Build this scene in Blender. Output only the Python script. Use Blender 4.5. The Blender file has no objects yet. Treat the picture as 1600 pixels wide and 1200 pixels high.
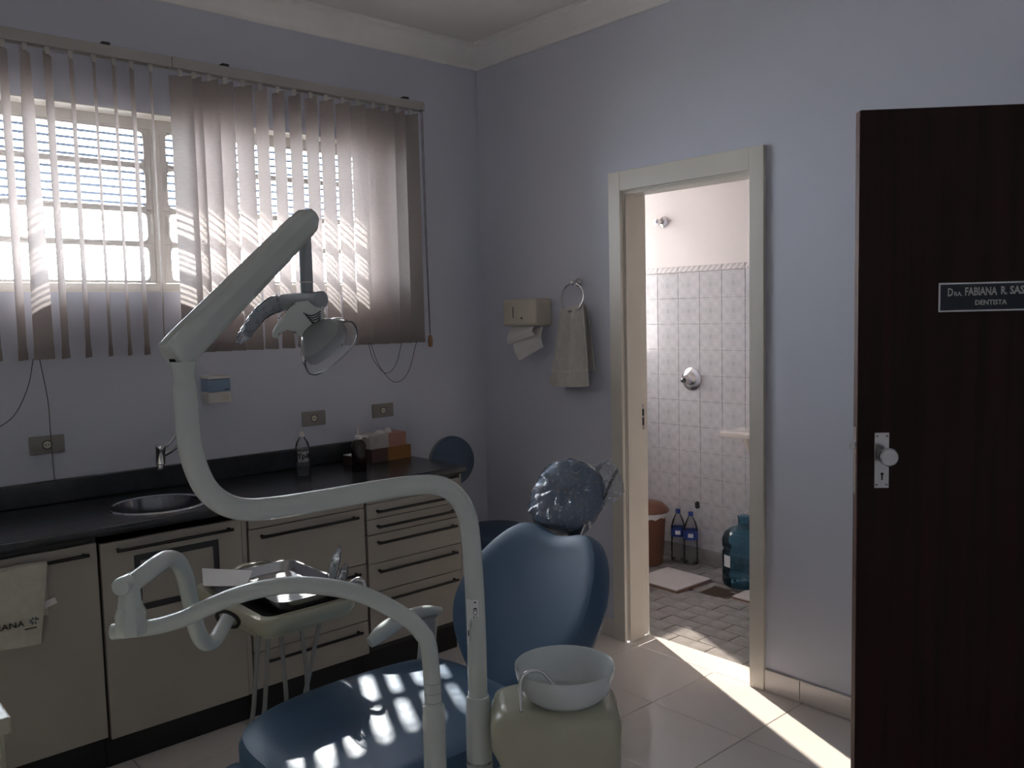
import bpy, bmesh, math, random
from mathutils import Vector, Matrix
random.seed(4)
S = bpy.context.scene
COL = S.collection
PI = math.pi
rad = math.radians

# ------------------------------------------------------------------ camera
cam_d = bpy.data.cameras.new('camera')
cam = bpy.data.objects.new('camera', cam_d)
COL.objects.link(cam)
S.camera = cam
F_PX = 1345.0
cam_d.sensor_fit = 'HORIZONTAL'
cam_d.sensor_width = 36.0
cam_d.lens = 36.0 * F_PX / 1600.0
cam_d.clip_start = 0.02
CAM = Vector((-2.9656, -3.5528, 1.52))
yaw, pitch, roll = rad(41.7), rad(4.54), rad(-1.33)
fw = Vector((math.sin(yaw) * math.cos(pitch), math.cos(yaw) * math.cos(pitch), -math.sin(pitch)))
rt = Vector((math.cos(yaw), -math.sin(yaw), 0))
up = rt.cross(fw)
r2 = rt * math.cos(roll) + up * math.sin(roll)
u2 = -rt * math.sin(roll) + up * math.cos(roll)
m = Matrix((r2, u2, -fw)).transposed().to_4x4()
m.translation = CAM
cam.matrix_world = m

# ------------------------------------------------------------------ sky, sun, exposure
w = bpy.data.worlds.new('sky')
S.world = w
w.use_nodes = True
bg = w.node_tree.nodes['Background']
bg.inputs[0].default_value = (0.90, 0.95, 1.0, 1)
bg.inputs[1].default_value = 13.0
sun_d = bpy.data.lights.new('sun', 'SUN')
sun_d.energy = 15.0
sun_d.angle = rad(0.9)
sun_d.color = (1.0, 0.95, 0.87)
sun = bpy.data.objects.new('sun', sun_d)
COL.objects.link(sun)
az, el = rad(25.0), rad(36.0)
sdir = Vector((-math.sin(az) * math.cos(el), -math.cos(az) * math.cos(el), -math.sin(el)))   # way the sunlight travels
sun.rotation_euler = sdir.to_track_quat('-Z', 'Y').to_euler()
sun.location = (3, 6, 6)
# sky portals in the window openings (sampling help only, they give no light of their own)
def portal(loc, sx, sy, rx):
    d = bpy.data.lights.new('window_portal', 'AREA')
    d.shape = 'RECTANGLE'; d.size = sx; d.size_y = sy
    d.cycles.is_portal = True
    o = bpy.data.objects.new('window_portal', d)
    COL.objects.link(o); o.location = loc; o.rotation_euler = (rx, 0, 0)
portal((-1.64, 0.17, 2.0), 2.06, 0.72, rad(-90))
portal((0.78, 0.62, 1.85), 0.72, 1.30, rad(-90))
S.view_settings.view_transform = 'Standard'
S.view_settings.look = 'None'
S.view_settings.exposure = 1.6
S.view_settings.gamma = 1.0
S.view_settings.use_curve_mapping = False
S.cycles.use_denoising = True
S.cycles.max_bounces = 14
S.cycles.diffuse_bounces = 8
S.cycles.transparent_max_bounces = 24
S.cycles.sample_clamp_indirect = 6.0
S.cycles.caustics_reflective = False
S.cycles.caustics_refractive = False

# ------------------------------------------------------------------ materials
MATS = {}
def mat(name, col, rough=0.5, metal=0.0, noise=0.0, nscale=8.0, bump=0.0, bscale=60.0, spec=0.5, trans=0.0, coat=0.0, col2=None):
    if name in MATS: return MATS[name]
    M = bpy.data.materials.new(name); M.use_nodes = True
    nt = M.node_tree; b = nt.nodes['Principled BSDF']
    b.inputs['Roughness'].default_value = rough
    b.inputs['Metallic'].default_value = metal
    b.inputs['Specular IOR Level'].default_value = spec
    b.inputs['Transmission Weight'].default_value = trans
    b.inputs['Coat Weight'].default_value = coat
    b.inputs['Base Color'].default_value = (*col, 1)
    if noise > 0 or bump > 0:
        tc = nt.nodes.new('ShaderNodeTexCoord')
    if noise > 0:
        n = nt.nodes.new('ShaderNodeTexNoise'); n.inputs['Scale'].default_value = nscale; n.inputs['Detail'].default_value = 5
        nt.links.new(tc.outputs['Object'], n.inputs['Vector'])
        r = nt.nodes.new('ShaderNodeValToRGB')
        c2 = col2 or tuple(max(0, c * (1 - noise)) for c in col)
        r.color_ramp.elements[0].position = 0.35; r.color_ramp.elements[0].color = (*c2, 1)
        r.color_ramp.elements[1].position = 0.65; r.color_ramp.elements[1].color = (*col, 1)
        nt.links.new(n.outputs['Fac'], r.inputs['Fac']); nt.links.new(r.outputs['Color'], b.inputs['Base Color'])
    if bump > 0:
        n2 = nt.nodes.new('ShaderNodeTexNoise'); n2.inputs['Scale'].default_value = bscale
        nt.links.new(tc.outputs['Object'], n2.inputs['Vector'])
        bp = nt.nodes.new('ShaderNodeBump'); bp.inputs['Strength'].default_value = bump; bp.inputs['Distance'].default_value = 0.002
        nt.links.new(n2.outputs['Fac'], bp.inputs['Height']); nt.links.new(bp.outputs['Normal'], b.inputs['Normal'])
    MATS[name] = M
    return M

mat('wall_paint', (0.645, 0.66, 0.745), 0.75, noise=0.03, nscale=2.0, bump=0.12, bscale=120)
mat('white_paint', (0.74, 0.685, 0.66), 0.6, noise=0.03, nscale=2.0)
mat('bounce_paint', (0.86, 0.85, 0.86), 0.7, noise=0.03)  # unseen walls made paler than the room paint to bounce more light
mat('ceiling_paint', (0.86, 0.83, 0.79), 0.8, noise=0.03)
mat('cornice', (0.92, 0.90, 0.87), 0.6, noise=0.03)
mat('reveal', (0.80, 0.76, 0.70), 0.7, noise=0.03)
mat('frame_paint', (0.74, 0.70, 0.63), 0.35, noise=0.04, nscale=5)
mat('steel_frame', (0.66, 0.63, 0.60), 0.45, noise=0.05)
mat('floor_tile', (0.78, 0.73, 0.70), 0.16, noise=0.04, nscale=3.0)
mat('grout', (0.13, 0.12, 0.11), 0.9, noise=0.2)
mat('light_grout', (0.52, 0.50, 0.49), 0.9, noise=0.2)
mat('bath_floor', (0.36, 0.34, 0.33), 0.22, noise=0.25, nscale=14, bump=0.1)
mat('counter', (0.034, 0.037, 0.043), 0.24, noise=0.25, nscale=30)
mat('cabinet', (0.40, 0.37, 0.325), 0.5, noise=0.04, nscale=3)
mat('plinth', (0.010, 0.010, 0.014), 0.55, noise=0.2)
mat('dark_trim', (0.035, 0.036, 0.040), 0.45, noise=0.1)
mat('handle', (0.008, 0.008, 0.009), 0.35, noise=0.1)
mat('enamel', (0.62, 0.66, 0.63), 0.20, noise=0.02, coat=0.3)
mat('enamel_grey', (0.36, 0.38, 0.40), 0.35, noise=0.02)
mat('cream', (0.46, 0.45, 0.345), 0.25, noise=0.04, coat=0.2)
mat('blue_vinyl', (0.052, 0.115, 0.205), 0.42, noise=0.06, nscale=6, bump=0.15, bscale=300)
mat('lightened_vinyl', (0.115, 0.20, 0.33), 0.45, noise=0.06, nscale=6)  # chair vinyl lightened in colour to offset the dimming under its plastic cover
mat('blue_cushion', (0.035, 0.070, 0.130), 0.5, noise=0.06, nscale=6)
mat('chrome', (0.75, 0.75, 0.76), 0.12, 1.0, noise=0.03)
mat('steel', (0.60, 0.60, 0.60), 0.22, 1.0, noise=0.06, nscale=30)
mat('dark_steel', (0.22, 0.22, 0.24), 0.18, 1.0, noise=0.1)
mat('rubber', (0.02, 0.02, 0.02), 0.7, noise=0.1)
mat('hose', (0.30, 0.30, 0.29), 0.45, noise=0.05)
mat('white_plastic', (0.72, 0.70, 0.66), 0.4, noise=0.03)
mat('ivory_plastic', (0.62, 0.56, 0.47), 0.45, noise=0.03)
mat('outlet_plate', (0.30, 0.28, 0.26), 0.5, noise=0.05)
mat('outlet_socket', (0.66, 0.63, 0.52), 0.4, noise=0.05)
mat('paper', (0.78, 0.77, 0.76), 0.9, noise=0.03, bump=0.2, bscale=200)
mat('towel_cloth', (0.64, 0.63, 0.58), 0.95, noise=0.1, nscale=40, bump=0.8, bscale=500)
mat('towel_beige', (0.60, 0.57, 0.49), 0.95, noise=0.1, nscale=40, bump=0.8, bscale=500)
mat('black_print', (0.012, 0.012, 0.015), 0.7, noise=0.1)
mat('blue_print', (0.10, 0.13, 0.20), 0.7, noise=0.1)
mat('sign_blue', (0.010, 0.013, 0.030), 0.35, noise=0.1)
mat('sign_letter', (0.55, 0.53, 0.50), 0.5, noise=0.05)
mat('brown_bottle', (0.020, 0.010, 0.008), 0.2, noise=0.1)
mat('box_white', (0.52, 0.47, 0.47), 0.6, noise=0.05)
mat('box_pink', (0.42, 0.21, 0.17), 0.6, noise=0.08)
mat('box_brown', (0.10, 0.055, 0.045), 0.6, noise=0.1)
mat('box_orange', (0.33, 0.15, 0.035), 0.6, noise=0.15, nscale=20)
mat('bin_brown', (0.20, 0.085, 0.05), 0.45, noise=0.08)
mat('cap_blue', (0.02, 0.06, 0.30), 0.4, noise=0.05)
mat('soap_blue', (0.24, 0.33, 0.46), 0.25, noise=0.05)
mat('tassel', (0.33, 0.18, 0.10), 0.6, noise=0.1)
mat('cord', (0.10, 0.095, 0.10), 0.6, noise=0.1)
mat('drain', (0.13, 0.09, 0.07), 0.6, 0.3, noise=0.3, nscale=60)
mat('slab_tile', (0.60, 0.56, 0.54), 0.4, noise=0.04)
mat('slab_edge', (0.30, 0.17, 0.12), 0.8, noise=0.1)
mat('porcelain', (0.72, 0.66, 0.60), 0.15, noise=0.02, coat=0.4)
mat('ground', (0.45, 0.43, 0.40), 0.9, noise=0.15, nscale=2)
mat('roof_concrete', (0.50, 0.48, 0.46), 0.9, noise=0.1)
mat('label_grey', (0.42, 0.42, 0.43), 0.5, noise=0.3, nscale=60)
mat('sticker', (0.80, 0.80, 0.80), 0.5, noise=0.05)

def wood():
    M = bpy.data.materials.new('dark_wood'); M.use_nodes = True; nt = M.node_tree; b = nt.nodes['Principled BSDF']
    tc = nt.nodes.new('ShaderNodeTexCoord'); mp = nt.nodes.new('ShaderNodeMapping'); mp.inputs['Scale'].default_value = (14, 14, 0.6)
    n = nt.nodes.new('ShaderNodeTexNoise'); n.inputs['Scale'].default_value = 2.2; n.inputs['Detail'].default_value = 8
    r = nt.nodes.new('ShaderNodeValToRGB')
    r.color_ramp.elements[0].position = 0.3; r.color_ramp.elements[0].color = (0.013, 0.004, 0.003, 1)
    r.color_ramp.elements[1].position = 0.75; r.color_ramp.elements[1].color = (0.034, 0.009, 0.006, 1)
    nt.links.new(tc.outputs['Object'], mp.inputs['Vector']); nt.links.new(mp.outputs['Vector'], n.inputs['Vector'])
    nt.links.new(n.outputs['Fac'], r.inputs['Fac']); nt.links.new(r.outputs['Color'], b.inputs['Base Color'])
    b.inputs['Roughness'].default_value = 0.5; b.inputs['Specular IOR Level'].default_value = 0.25
    MATS['dark_wood'] = M
wood()
def wood_edge():
    mat('wood_edge', (0.10, 0.045, 0.03), 0.6, noise=0.3, nscale=30)
wood_edge()

def printed_tile():
    """pale glazed tile with a faint grey floral medallion printed on it (object coordinates: tile lies in local y z)"""
    M = bpy.data.materials.new('printed_tile'); M.use_nodes = True; nt = M.node_tree; N = nt.nodes; Lk = nt.links
    b = N['Principled BSDF']; b.inputs['Roughness'].default_value = 0.12
    tc = N.new('ShaderNodeTexCoord'); sp = N.new('ShaderNodeSeparateXYZ'); Lk.new(tc.outputs['Object'], sp.inputs[0])
    def mth(op, a, bb=None):
        n = N.new('ShaderNodeMath'); n.operation = op
        for i, v in enumerate((a, bb)):
            if v is None: continue
            if isinstance(v, (int, float)): n.inputs[i].default_value = v
            else: Lk.new(v, n.inputs[i])
        return n.outputs[0]
    y, z = sp.outputs['Y'], sp.outputs['Z']
    y2 = mth('MULTIPLY', y, 1.25)
    r = mth('SQRT', mth('ADD', mth('MULTIPLY', y2, y2), mth('MULTIPLY', z, z)))
    ang = mth('ARCTAN2', z, y2)
    pet = mth('MULTIPLY', mth('COSINE', mth('MULTIPLY', ang, 8.0)), 0.006)
    rr = mth('ADD', r, pet)
    rings = mth('COSINE', mth('MULTIPLY', rr, 330.0))
    cross = mth('MULTIPLY', mth('COSINE', mth('MULTIPLY', y, 82.0)), mth('COSINE', mth('MULTIPLY', z, 82.0)))
    nz = N.new('ShaderNodeTexNoise'); nz.inputs['Scale'].default_value = 90; Lk.new(tc.outputs['Object'], nz.inputs['Vector'])
    core = mth('LESS_THAN', rr, 0.017)
    v = mth('ADD', mth('MULTIPLY', rings, 0.22), mth('MULTIPLY', cross, 0.22))
    v = mth('ADD', v, mth('MULTIPLY', core, -0.75))
    v = mth('ADD', v, mth('MULTIPLY', mth('SUBTRACT', nz.outputs['Fac'], 0.5), 0.5))
    v = mth('ADD', v, 0.62)
    rp = N.new('ShaderNodeValToRGB')
    rp.color_ramp.elements[0].color = (0.42, 0.42, 0.445, 1); rp.color_ramp.elements[1].color = (0.61, 0.595, 0.60, 1)
    Lk.new(v, rp.inputs['Fac']); Lk.new(rp.outputs['Color'], b.inputs['Base Color'])
    MATS['printed_tile'] = M
printed_tile()

def listel():
    M = bpy.data.materials.new('listel_tile'); M.use_nodes = True; nt = M.node_tree; b = nt.nodes['Principled BSDF']
    tc = nt.nodes.new('ShaderNodeTexCoord'); wv = nt.nodes.new('ShaderNodeTexWave'); wv.bands_direction = 'DIAGONAL'; wv.inputs['Scale'].default_value = 16
    r = nt.nodes.new('ShaderNodeValToRGB'); r.color_ramp.elements[0].color = (0.5, 0.46, 0.46, 1); r.color_ramp.elements[1].color = (0.72, 0.68, 0.67, 1)
    nt.links.new(tc.outputs['Object'], wv.inputs['Vector']); nt.links.new(wv.outputs['Fac'], r.inputs['Fac']); nt.links.new(r.outputs['Color'], b.inputs['Base Color'])
    b.inputs['Roughness'].default_value = 0.25
    MATS['listel_tile'] = M
listel()

def shader_mix(name, make):
    M = bpy.data.materials.new(name); M.use_nodes = True; nt = M.node_tree
    nt.nodes.remove(nt.nodes['Principled BSDF'])
    out = nt.nodes['Material Output']
    nt.links.new(make(nt), out.inputs['Surface'])
    MATS[name] = M
def _slat(nt):
    tc = nt.nodes.new('ShaderNodeTexCoord'); n = nt.nodes.new('ShaderNodeTexNoise'); n.inputs['Scale'].default_value = 40; n.inputs['Detail'].default_value = 4
    mp = nt.nodes.new('ShaderNodeMapping'); mp.inputs['Scale'].default_value = (1, 1, 6)
    nt.links.new(tc.outputs['Object'], mp.inputs['Vector']); nt.links.new(mp.outputs['Vector'], n.inputs['Vector'])
    r = nt.nodes.new('ShaderNodeValToRGB'); r.color_ramp.elements[0].color = (0.44, 0.385, 0.365, 1); r.color_ramp.elements[1].color = (0.55, 0.495, 0.47, 1)
    nt.links.new(n.outputs['Fac'], r.inputs['Fac'])
    d = nt.nodes.new('ShaderNodeBsdfDiffuse'); t = nt.nodes.new('ShaderNodeBsdfTranslucent'); x = nt.nodes.new('ShaderNodeMixShader')
    x.inputs[0].default_value = 0.27
    nt.links.new(r.outputs['Color'], d.inputs['Color']); nt.links.new(r.outputs['Color'], t.inputs['Color'])
    nt.links.new(d.outputs[0], x.inputs[1]); nt.links.new(t.outputs[0], x.inputs[2])
    return x.outputs[0]
shader_mix('slat_fabric', _slat)
def clear(name, tint, gloss_ior=1.45, milk=0.0, milk_col=(0.8, 0.8, 0.8), td=0.5, nz=0.06, nsc=12):
    def mk(nt):
        tr = nt.nodes.new('ShaderNodeBsdfTransparent'); tr.inputs['Color'].default_value = (*tint, 1)
        g = nt.nodes.new('ShaderNodeBsdfGlossy'); g.inputs['Roughness'].default_value = 0.05; g.inputs['Color'].default_value = (0.9, 0.9, 0.9, 1)
        fr = nt.nodes.new('ShaderNodeFresnel'); fr.inputs['IOR'].default_value = gloss_ior
        n = nt.nodes.new('ShaderNodeTexNoise'); n.inputs['Scale'].default_value = nsc; tcx = nt.nodes.new('ShaderNodeTexCoord'); nt.links.new(tcx.outputs['Object'], n.inputs['Vector'])
        a = nt.nodes.new('ShaderNodeMath'); a.operation = 'MULTIPLY_ADD'; a.inputs[1].default_value = nz; a.use_clamp = True; a.inputs[2].default_value = milk
        nt.links.new(n.outputs['Fac'], a.inputs[0])
        df = nt.nodes.new('ShaderNodeBsdfTranslucent'); df.inputs['Color'].default_value = (*milk_col, 1)
        d2 = nt.nodes.new('ShaderNodeBsdfDiffuse'); d2.inputs['Color'].default_value = (*milk_col, 1)
        md = nt.nodes.new('ShaderNodeMixShader'); md.inputs[0].default_value = td
        nt.links.new(df.outputs[0], md.inputs[1]); nt.links.new(d2.outputs[0], md.inputs[2])
        m1 = nt.nodes.new('ShaderNodeMixShader'); nt.links.new(a.outputs[0], m1.inputs[0]); nt.links.new(tr.outputs[0], m1.inputs[1]); nt.links.new(md.outputs[0], m1.inputs[2])
        m2 = nt.nodes.new('ShaderNodeMixShader'); nt.links.new(fr.outputs[0], m2.inputs[0]); nt.links.new(m1.outputs[0], m2.inputs[1]); nt.links.new(g.outputs[0], m2.inputs[2])
        return m2.outputs[0]
    shader_mix(name, mk)
clear('pane_glass', (0.93, 0.95, 0.97), milk=0.0)
clear('rib_glass', (0.55, 0.58, 0.62), milk=0.45, milk_col=(0.75, 0.80, 0.88))
clear('frosted_glass', (0.1, 0.1, 0.1), milk=0.93, milk_col=(0.86, 0.84, 0.84), td=0.08)
clear('bath_glass', (0.62, 0.60, 0.58), milk=0.04)
clear('darkened_rib', (0.02, 0.02, 0.02), milk=0.93, milk_col=(0.050, 0.060, 0.080))  # rib glass copy darkened so its lines show against the bright sky
clear('shield_plastic', (0.88, 0.89, 0.91), 1.55, milk=0.20, milk_col=(0.62, 0.63, 0.68))
clear('dome_plastic', (0.6, 0.62, 0.62), 1.5, milk=0.55, milk_col=(0.66, 0.67, 0.65))
clear('clear_plastic', (0.93, 0.94, 0.95), 1.3, milk=0.05)
clear('wrap_plastic', (0.92, 0.93, 0.95), 1.35, milk=-0.06, milk_col=(0.74, 0.78, 0.86), td=0.75, nz=0.60, nsc=85)  # mottled milky noise paints a whitish sheen into the film
clear('pet_plastic', (0.93, 0.94, 0.95), 1.25, milk=0.06)
clear('jug_plastic', (0.36, 0.60, 0.72), milk=0.12, milk_col=(0.05, 0.22, 0.33))
clear('bowl_glass', (0.85, 0.90, 0.90), 1.35, milk=0.84, milk_col=(0.93, 0.97, 0.97), td=0.6)

# ------------------------------------------------------------------ geometry helpers
OFF = {}
def bm_new(): return bmesh.new()
def link(name, bm, matname, parent=None, smooth=False, label=None):
    me = bpy.data.meshes.new(name)
    off = OFF.get(parent.name, Vector((0, 0, 0))) if parent else Vector((0, 0, 0))
    bmesh.ops.recalc_face_normals(bm, faces=bm.faces)
    if smooth:
        for f in bm.faces: f.smooth = True
    bm.to_mesh(me); bm.free()
    if off.length: me.transform(Matrix.Translation(-off))
    for mn in ([matname] if isinstance(matname, str) else matname): me.materials.append(MATS[mn])
    o = bpy.data.objects.new(name, me); COL.objects.link(o)
    if smooth:
        me.set_sharp_from_angle(angle=rad(42))
    if parent: o.parent = parent
    OFF[o.name] = off
    if label: o['label'] = label
    return o
def tag(o, label, cat, group=None):
    o['label'] = label; o['category'] = cat
    if group: o['group'] = group
    return o
def thing(name, label, cat, loc, group=None):
    o = bpy.data.objects.new(name, None); COL.objects.link(o); o.location = loc; o.empty_display_size = 0.1
    OFF[o.name] = Vector(loc)
    return tag(o, label, cat, group)
def struct(name, bm, mn, smooth=False):
    o = link(name, bm, mn, None, smooth); o['kind'] = 'structure'; return o
def box(bm, x0, x1, y0, y1, z0, z1, bev=0.0, seg=2, mi=0):
    vs = [bm.verts.new((x, y, z)) for x in (x0, x1) for y in (y0, y1) for z in (z0, z1)]
    fs = [bm.faces.new([vs[i] for i in f]) for f in ((0, 1, 3, 2), (4, 6, 7, 5), (0, 4, 5, 1), (2, 3, 7, 6), (0, 2, 6, 4), (1, 5, 7, 3))]
    for f in fs: f.material_index = mi
    if bev > 0:
        es = set(e for f in fs for e in f.edges)
        bmesh.ops.bevel(bm, geom=list(es), offset=bev, segments=seg, affect='EDGES', profile=0.6)
    return vs
def obox(bm, c, ax, ay, az, hx, hy, hz, bev=0.0, seg=2):
    """box with its own axes"""
    c, ax, ay, az = Vector(c), Vector(ax).normalized(), Vector(ay).normalized(), Vector(az).normalized()
    vs = [bm.verts.new(c + ax * hx * i + ay * hy * j + az * hz * k) for i in (-1, 1) for j in (-1, 1) for k in (-1, 1)]
    fs = [bm.faces.new([vs[i] for i in f]) for f in ((0, 1, 3, 2), (4, 6, 7, 5), (0, 4, 5, 1), (2, 3, 7, 6), (0, 2, 6, 4), (1, 5, 7, 3))]
    if bev > 0:
        es = set(e for f in fs for e in f.edges)
        bmesh.ops.bevel(bm, geom=list(es), offset=bev, segments=seg, affect='EDGES', profile=0.6)
def catmull(pts, n=6):
    P = [Vector(p) for p in pts]
    if len(P) < 3: return P
    Q = [P[0] * 2 - P[1]] + P + [P[-1] * 2 - P[-2]]
    out = []
    for i in range(1, len(Q) - 2):
        a, b, c, d = Q[i - 1], Q[i], Q[i + 1], Q[i + 2]
        for k in range(n):
            t = k / n
            out.append(0.5 * ((2 * b) + (c - a) * t + (2 * a - 5 * b + 4 * c - d) * t * t + (3 * b - a - 3 * c + d) * t ** 3))
    out.append(P[-1])
    return out
def tube(bm, pts, r, seg=14, n=6, caps=True, smooth_path=True, flat=1.0, flat_dir=None):
    P = catmull(pts, n) if smooth_path else [Vector(p) for p in pts]
    rs = r if isinstance(r, (list, tuple)) else [r, r]
    rings = []
    T0 = (P[1] - P[0]).normalized()
    ref = Vector((0, 0, 1)) if abs(T0.z) < 0.9 else Vector((1, 0, 0))
    nrm = (ref - T0 * ref.dot(T0)).normalized()
    for i, p in enumerate(P):
        T = (P[min(i + 1, len(P) - 1)] - P[max(i - 1, 0)]).normalized()
        nrm = (nrm - T * nrm.dot(T)).normalized(); bn = T.cross(nrm)
        t = i / (len(P) - 1) * (len(rs) - 1); k = min(int(t), len(rs) - 2); rr = rs[k] + (rs[k + 1] - rs[k]) * (t - k)
        rings.append([bm.verts.new(p + nrm * rr * math.cos(a) + bn * rr * math.sin(a)) for a in (2 * PI * j / seg for j in range(seg))])
    for A, B in zip(rings, rings[1:]):
        for j in range(seg): bm.faces.new((A[j], A[(j + 1) % seg], B[(j + 1) % seg], B[j]))
    if caps:
        bm.faces.new(rings[0]); bm.faces.new(rings[-1])
def lathe(bm, prof, c, axis=(0, 0, 1), seg=28, squash=None):
    """prof: (radius, height) list along axis from c"""
    c = Vector(c); az_ = Vector(axis).normalized()
    ref = Vector((0, 0, 1)) if abs(az_.z) < 0.9 else Vector((1, 0, 0))
    ax = (ref - az_ * ref.dot(az_)).normalized(); ay = az_.cross(ax)
    rings = []
    for r, h in prof:
        if r < 1e-6: rings.append([bm.verts.new(c + az_ * h)])
        else:
            sq = squash or 1.0
            rings.append([bm.verts.new(c + az_ * h + ax * r * math.cos(a) + ay * r * sq * math.sin(a)) for a in (2 * PI * j / seg for j in range(seg))])
    for A, B in zip(rings, rings[1:]):
        if len(A) == 1 and len(B) == 1: continue
        if len(A) == 1:
            for j in range(seg): bm.faces.new((A[0], B[j], B[(j + 1) % seg]))
        elif len(B) == 1:
            for j in range(seg): bm.faces.new((B[0], A[j], A[(j + 1) % seg]))
        else:
            for j in range(seg): bm.faces.new((A[j], A[(j + 1) % seg], B[(j + 1) % seg], B[j]))
    for R_ in (rings[0], rings[-1]):
        if len(R_) > 1 and R_ is not None: pass
def cyl(bm, a, b, r, r2=None, seg=20):
    a, b = Vector(a), Vector(b); r2 = r if r2 is None else r2
    L = (b - a).length
    lathe(bm, [(0, 0), (r, 0), (r2, L), (0, L)], a, b - a, seg)
def prism(bm, outline, fn, t0, t1, bev=0.0, seg=2):
    """outline (u,v) list; fn(u,v,t)->Vector; closed slab between t0 and t1"""
    A = [bm.verts.new(fn(u, v, t0)) for u, v in outline]; B = [bm.verts.new(fn(u, v, t1)) for u, v in outline]
    n = len(A)
    fa = bm.faces.new(A); fb = bm.faces.new(B[::-1])
    sides = [bm.faces.new((A[i], B[i], B[(i + 1) % n], A[(i + 1) % n])) for i in range(n)]
    if bev > 0:
        es = set(list(fa.edges) + list(fb.edges))
        bmesh.ops.bevel(bm, geom=list(es), offset=bev, segments=seg, affect='EDGES', profile=0.6)
def rrect(x0, x1, y0, y1, r, n=5):
    out = []
    for cx, cy, a0 in ((x1 - r, y1 - r, 0), (x0 + r, y1 - r, 90), (x0 + r, y0 + r, 180), (x1 - r, y0 + r, 270)):
        for k in range(n + 1):
            a = rad(a0 + 90 * k / n); out.append((cx + r * math.cos(a), cy + r * math.sin(a)))
    return out
def text_mesh(name, body, size, origin, xdir, ydir, matname, parent, thick=0.0008, align='LEFT', sx=1.0, label=None, bold=0.0):
    cu = bpy.data.curves.new('lettering', 'FONT'); cu.offset = bold; cu.body = body; cu.size = size; cu.align_x = align; cu.extrude = thick; cu.resolution_u = 2
    to = bpy.data.objects.new('lettering', cu); COL.objects.link(to)
    dg = bpy.context.evaluated_depsgraph_get(); dg.update()
    me = bpy.data.meshes.new_from_object(to.evaluated_get(dg))
    bpy.data.objects.remove(to); bpy.data.curves.remove(cu)
    xd, yd = Vector(xdir).normalized(), Vector(ydir).normalized(); zd = xd.cross(yd)
    M = Matrix((xd * sx, yd, zd)).transposed().to_4x4(); M.translation = Vector(origin) - OFF.get(parent.name, Vector())
    me.transform(M); me.name = name
    me.materials.clear(); me.materials.append(MATS[matname])
    o = bpy.data.objects.new(name, me); COL.objects.link(o); o.parent = parent; OFF[o.name] = OFF.get(parent.name, Vector())
    if label: o['label'] = label
    return o
def V(px, py, dep):
    """real point in the room measured at a distance from the place the photograph was taken"""
    d = r2 * ((px - 800) / F_PX) + u2 * ((600 - py) / F_PX) + fw
    return CAM + d * dep

# ------------------------------------------------------------------ room shell
XW, YR, ZC, TH = -4.095, -4.333, 2.90, 0.16
bm = bm_new(); box(bm, XW - 0.2, 0.0, YR - 0.2, TH, -0.10, -0.010); floor = struct('floor', bm, 'grout')
# floor tiles (one shared mesh)
G = 0.4095
def shared_box(name, hx, hy, hz, mn, bev=0.0):
    b = bm_new(); box(b, -hx, hx, -hy, hy, -hz, hz, bev, 1)
    me = bpy.data.meshes.new(name); bmesh.ops.recalc_face_normals(b, faces=b.faces); b.to_mesh(me); b.free(); me.materials.append(MATS[mn]); return me
tile_me = shared_box('tile', G / 2 - 0.0018, G / 2 - 0.0018, 0.006, 'floor_tile', 0.0012)
for i in range(10):
    for j in range(-3, 8):
        o = bpy.data.objects.new('tile', tile_me); COL.objects.link(o); o.parent = floor
        o.location = (-G * (i + 0.5), -1.467 - G * (j - 0.5), -0.0058 + random.uniform(-0.0003, 0.0003))
        if o.location.y + G / 2 > TH: o.scale.y = 0.5; o.location.y = -0.238 + G * 0.25
BX0, BX1, BY0, BY1 = 0.15, 1.30, -2.1, 0.45        # bathroom inside faces
D0, D1, DZ = -0.995, -1.645, 2.055                  # bathroom door opening
bm = bm_new()
for ya, yb in ((-1.0565, -0.99), (-1.4652, -1.0595), (-1.65, -1.4688)):
    box(bm, 0.002, 0.143, ya + 0.0, yb, -0.012, 0.0)
# threshold pieces as separate tiles
bm.free()
for ya, yb in ((-1.0565, -0.995), (-1.4655, -1.0595), (-1.645, -1.4685)):
    b = bm_new(); box(b, 0.0018, 0.143, ya, yb, -0.012, 0.0); link('tile', b, 'floor_tile', floor)

# window wall
WX0, WX1, WZ0, WZ1 = -2.68, -0.60, 1.648, 2.356
bm = bm_new()
box(bm, XW - TH, WX0, 0, TH, -0.02, 3.0); box(bm, WX1, 0.0, 0, TH, -0.02, 3.0)
box(bm, WX0, WX1, 0, TH, -0.02, WZ0); box(bm, WX0, WX1, 0, TH, WZ1, 3.0)
wall_left = struct('wall_left', bm, 'wall_paint')
bm = bm_new()
e = 0.004
box(bm, WX0, WX1, 0.0005, TH, WZ1 - e, WZ1); box(bm, WX0, WX1, 0.0005, TH, WZ0, WZ0 + e)
box(bm, WX0, WX0 + e, 0.0005, TH, WZ0 + e, WZ1 - e); box(bm, WX1 - e, WX1, 0.0005, TH, WZ0 + e, WZ1 - e)
link('window_reveal', bm, 'reveal', wall_left)
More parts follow.
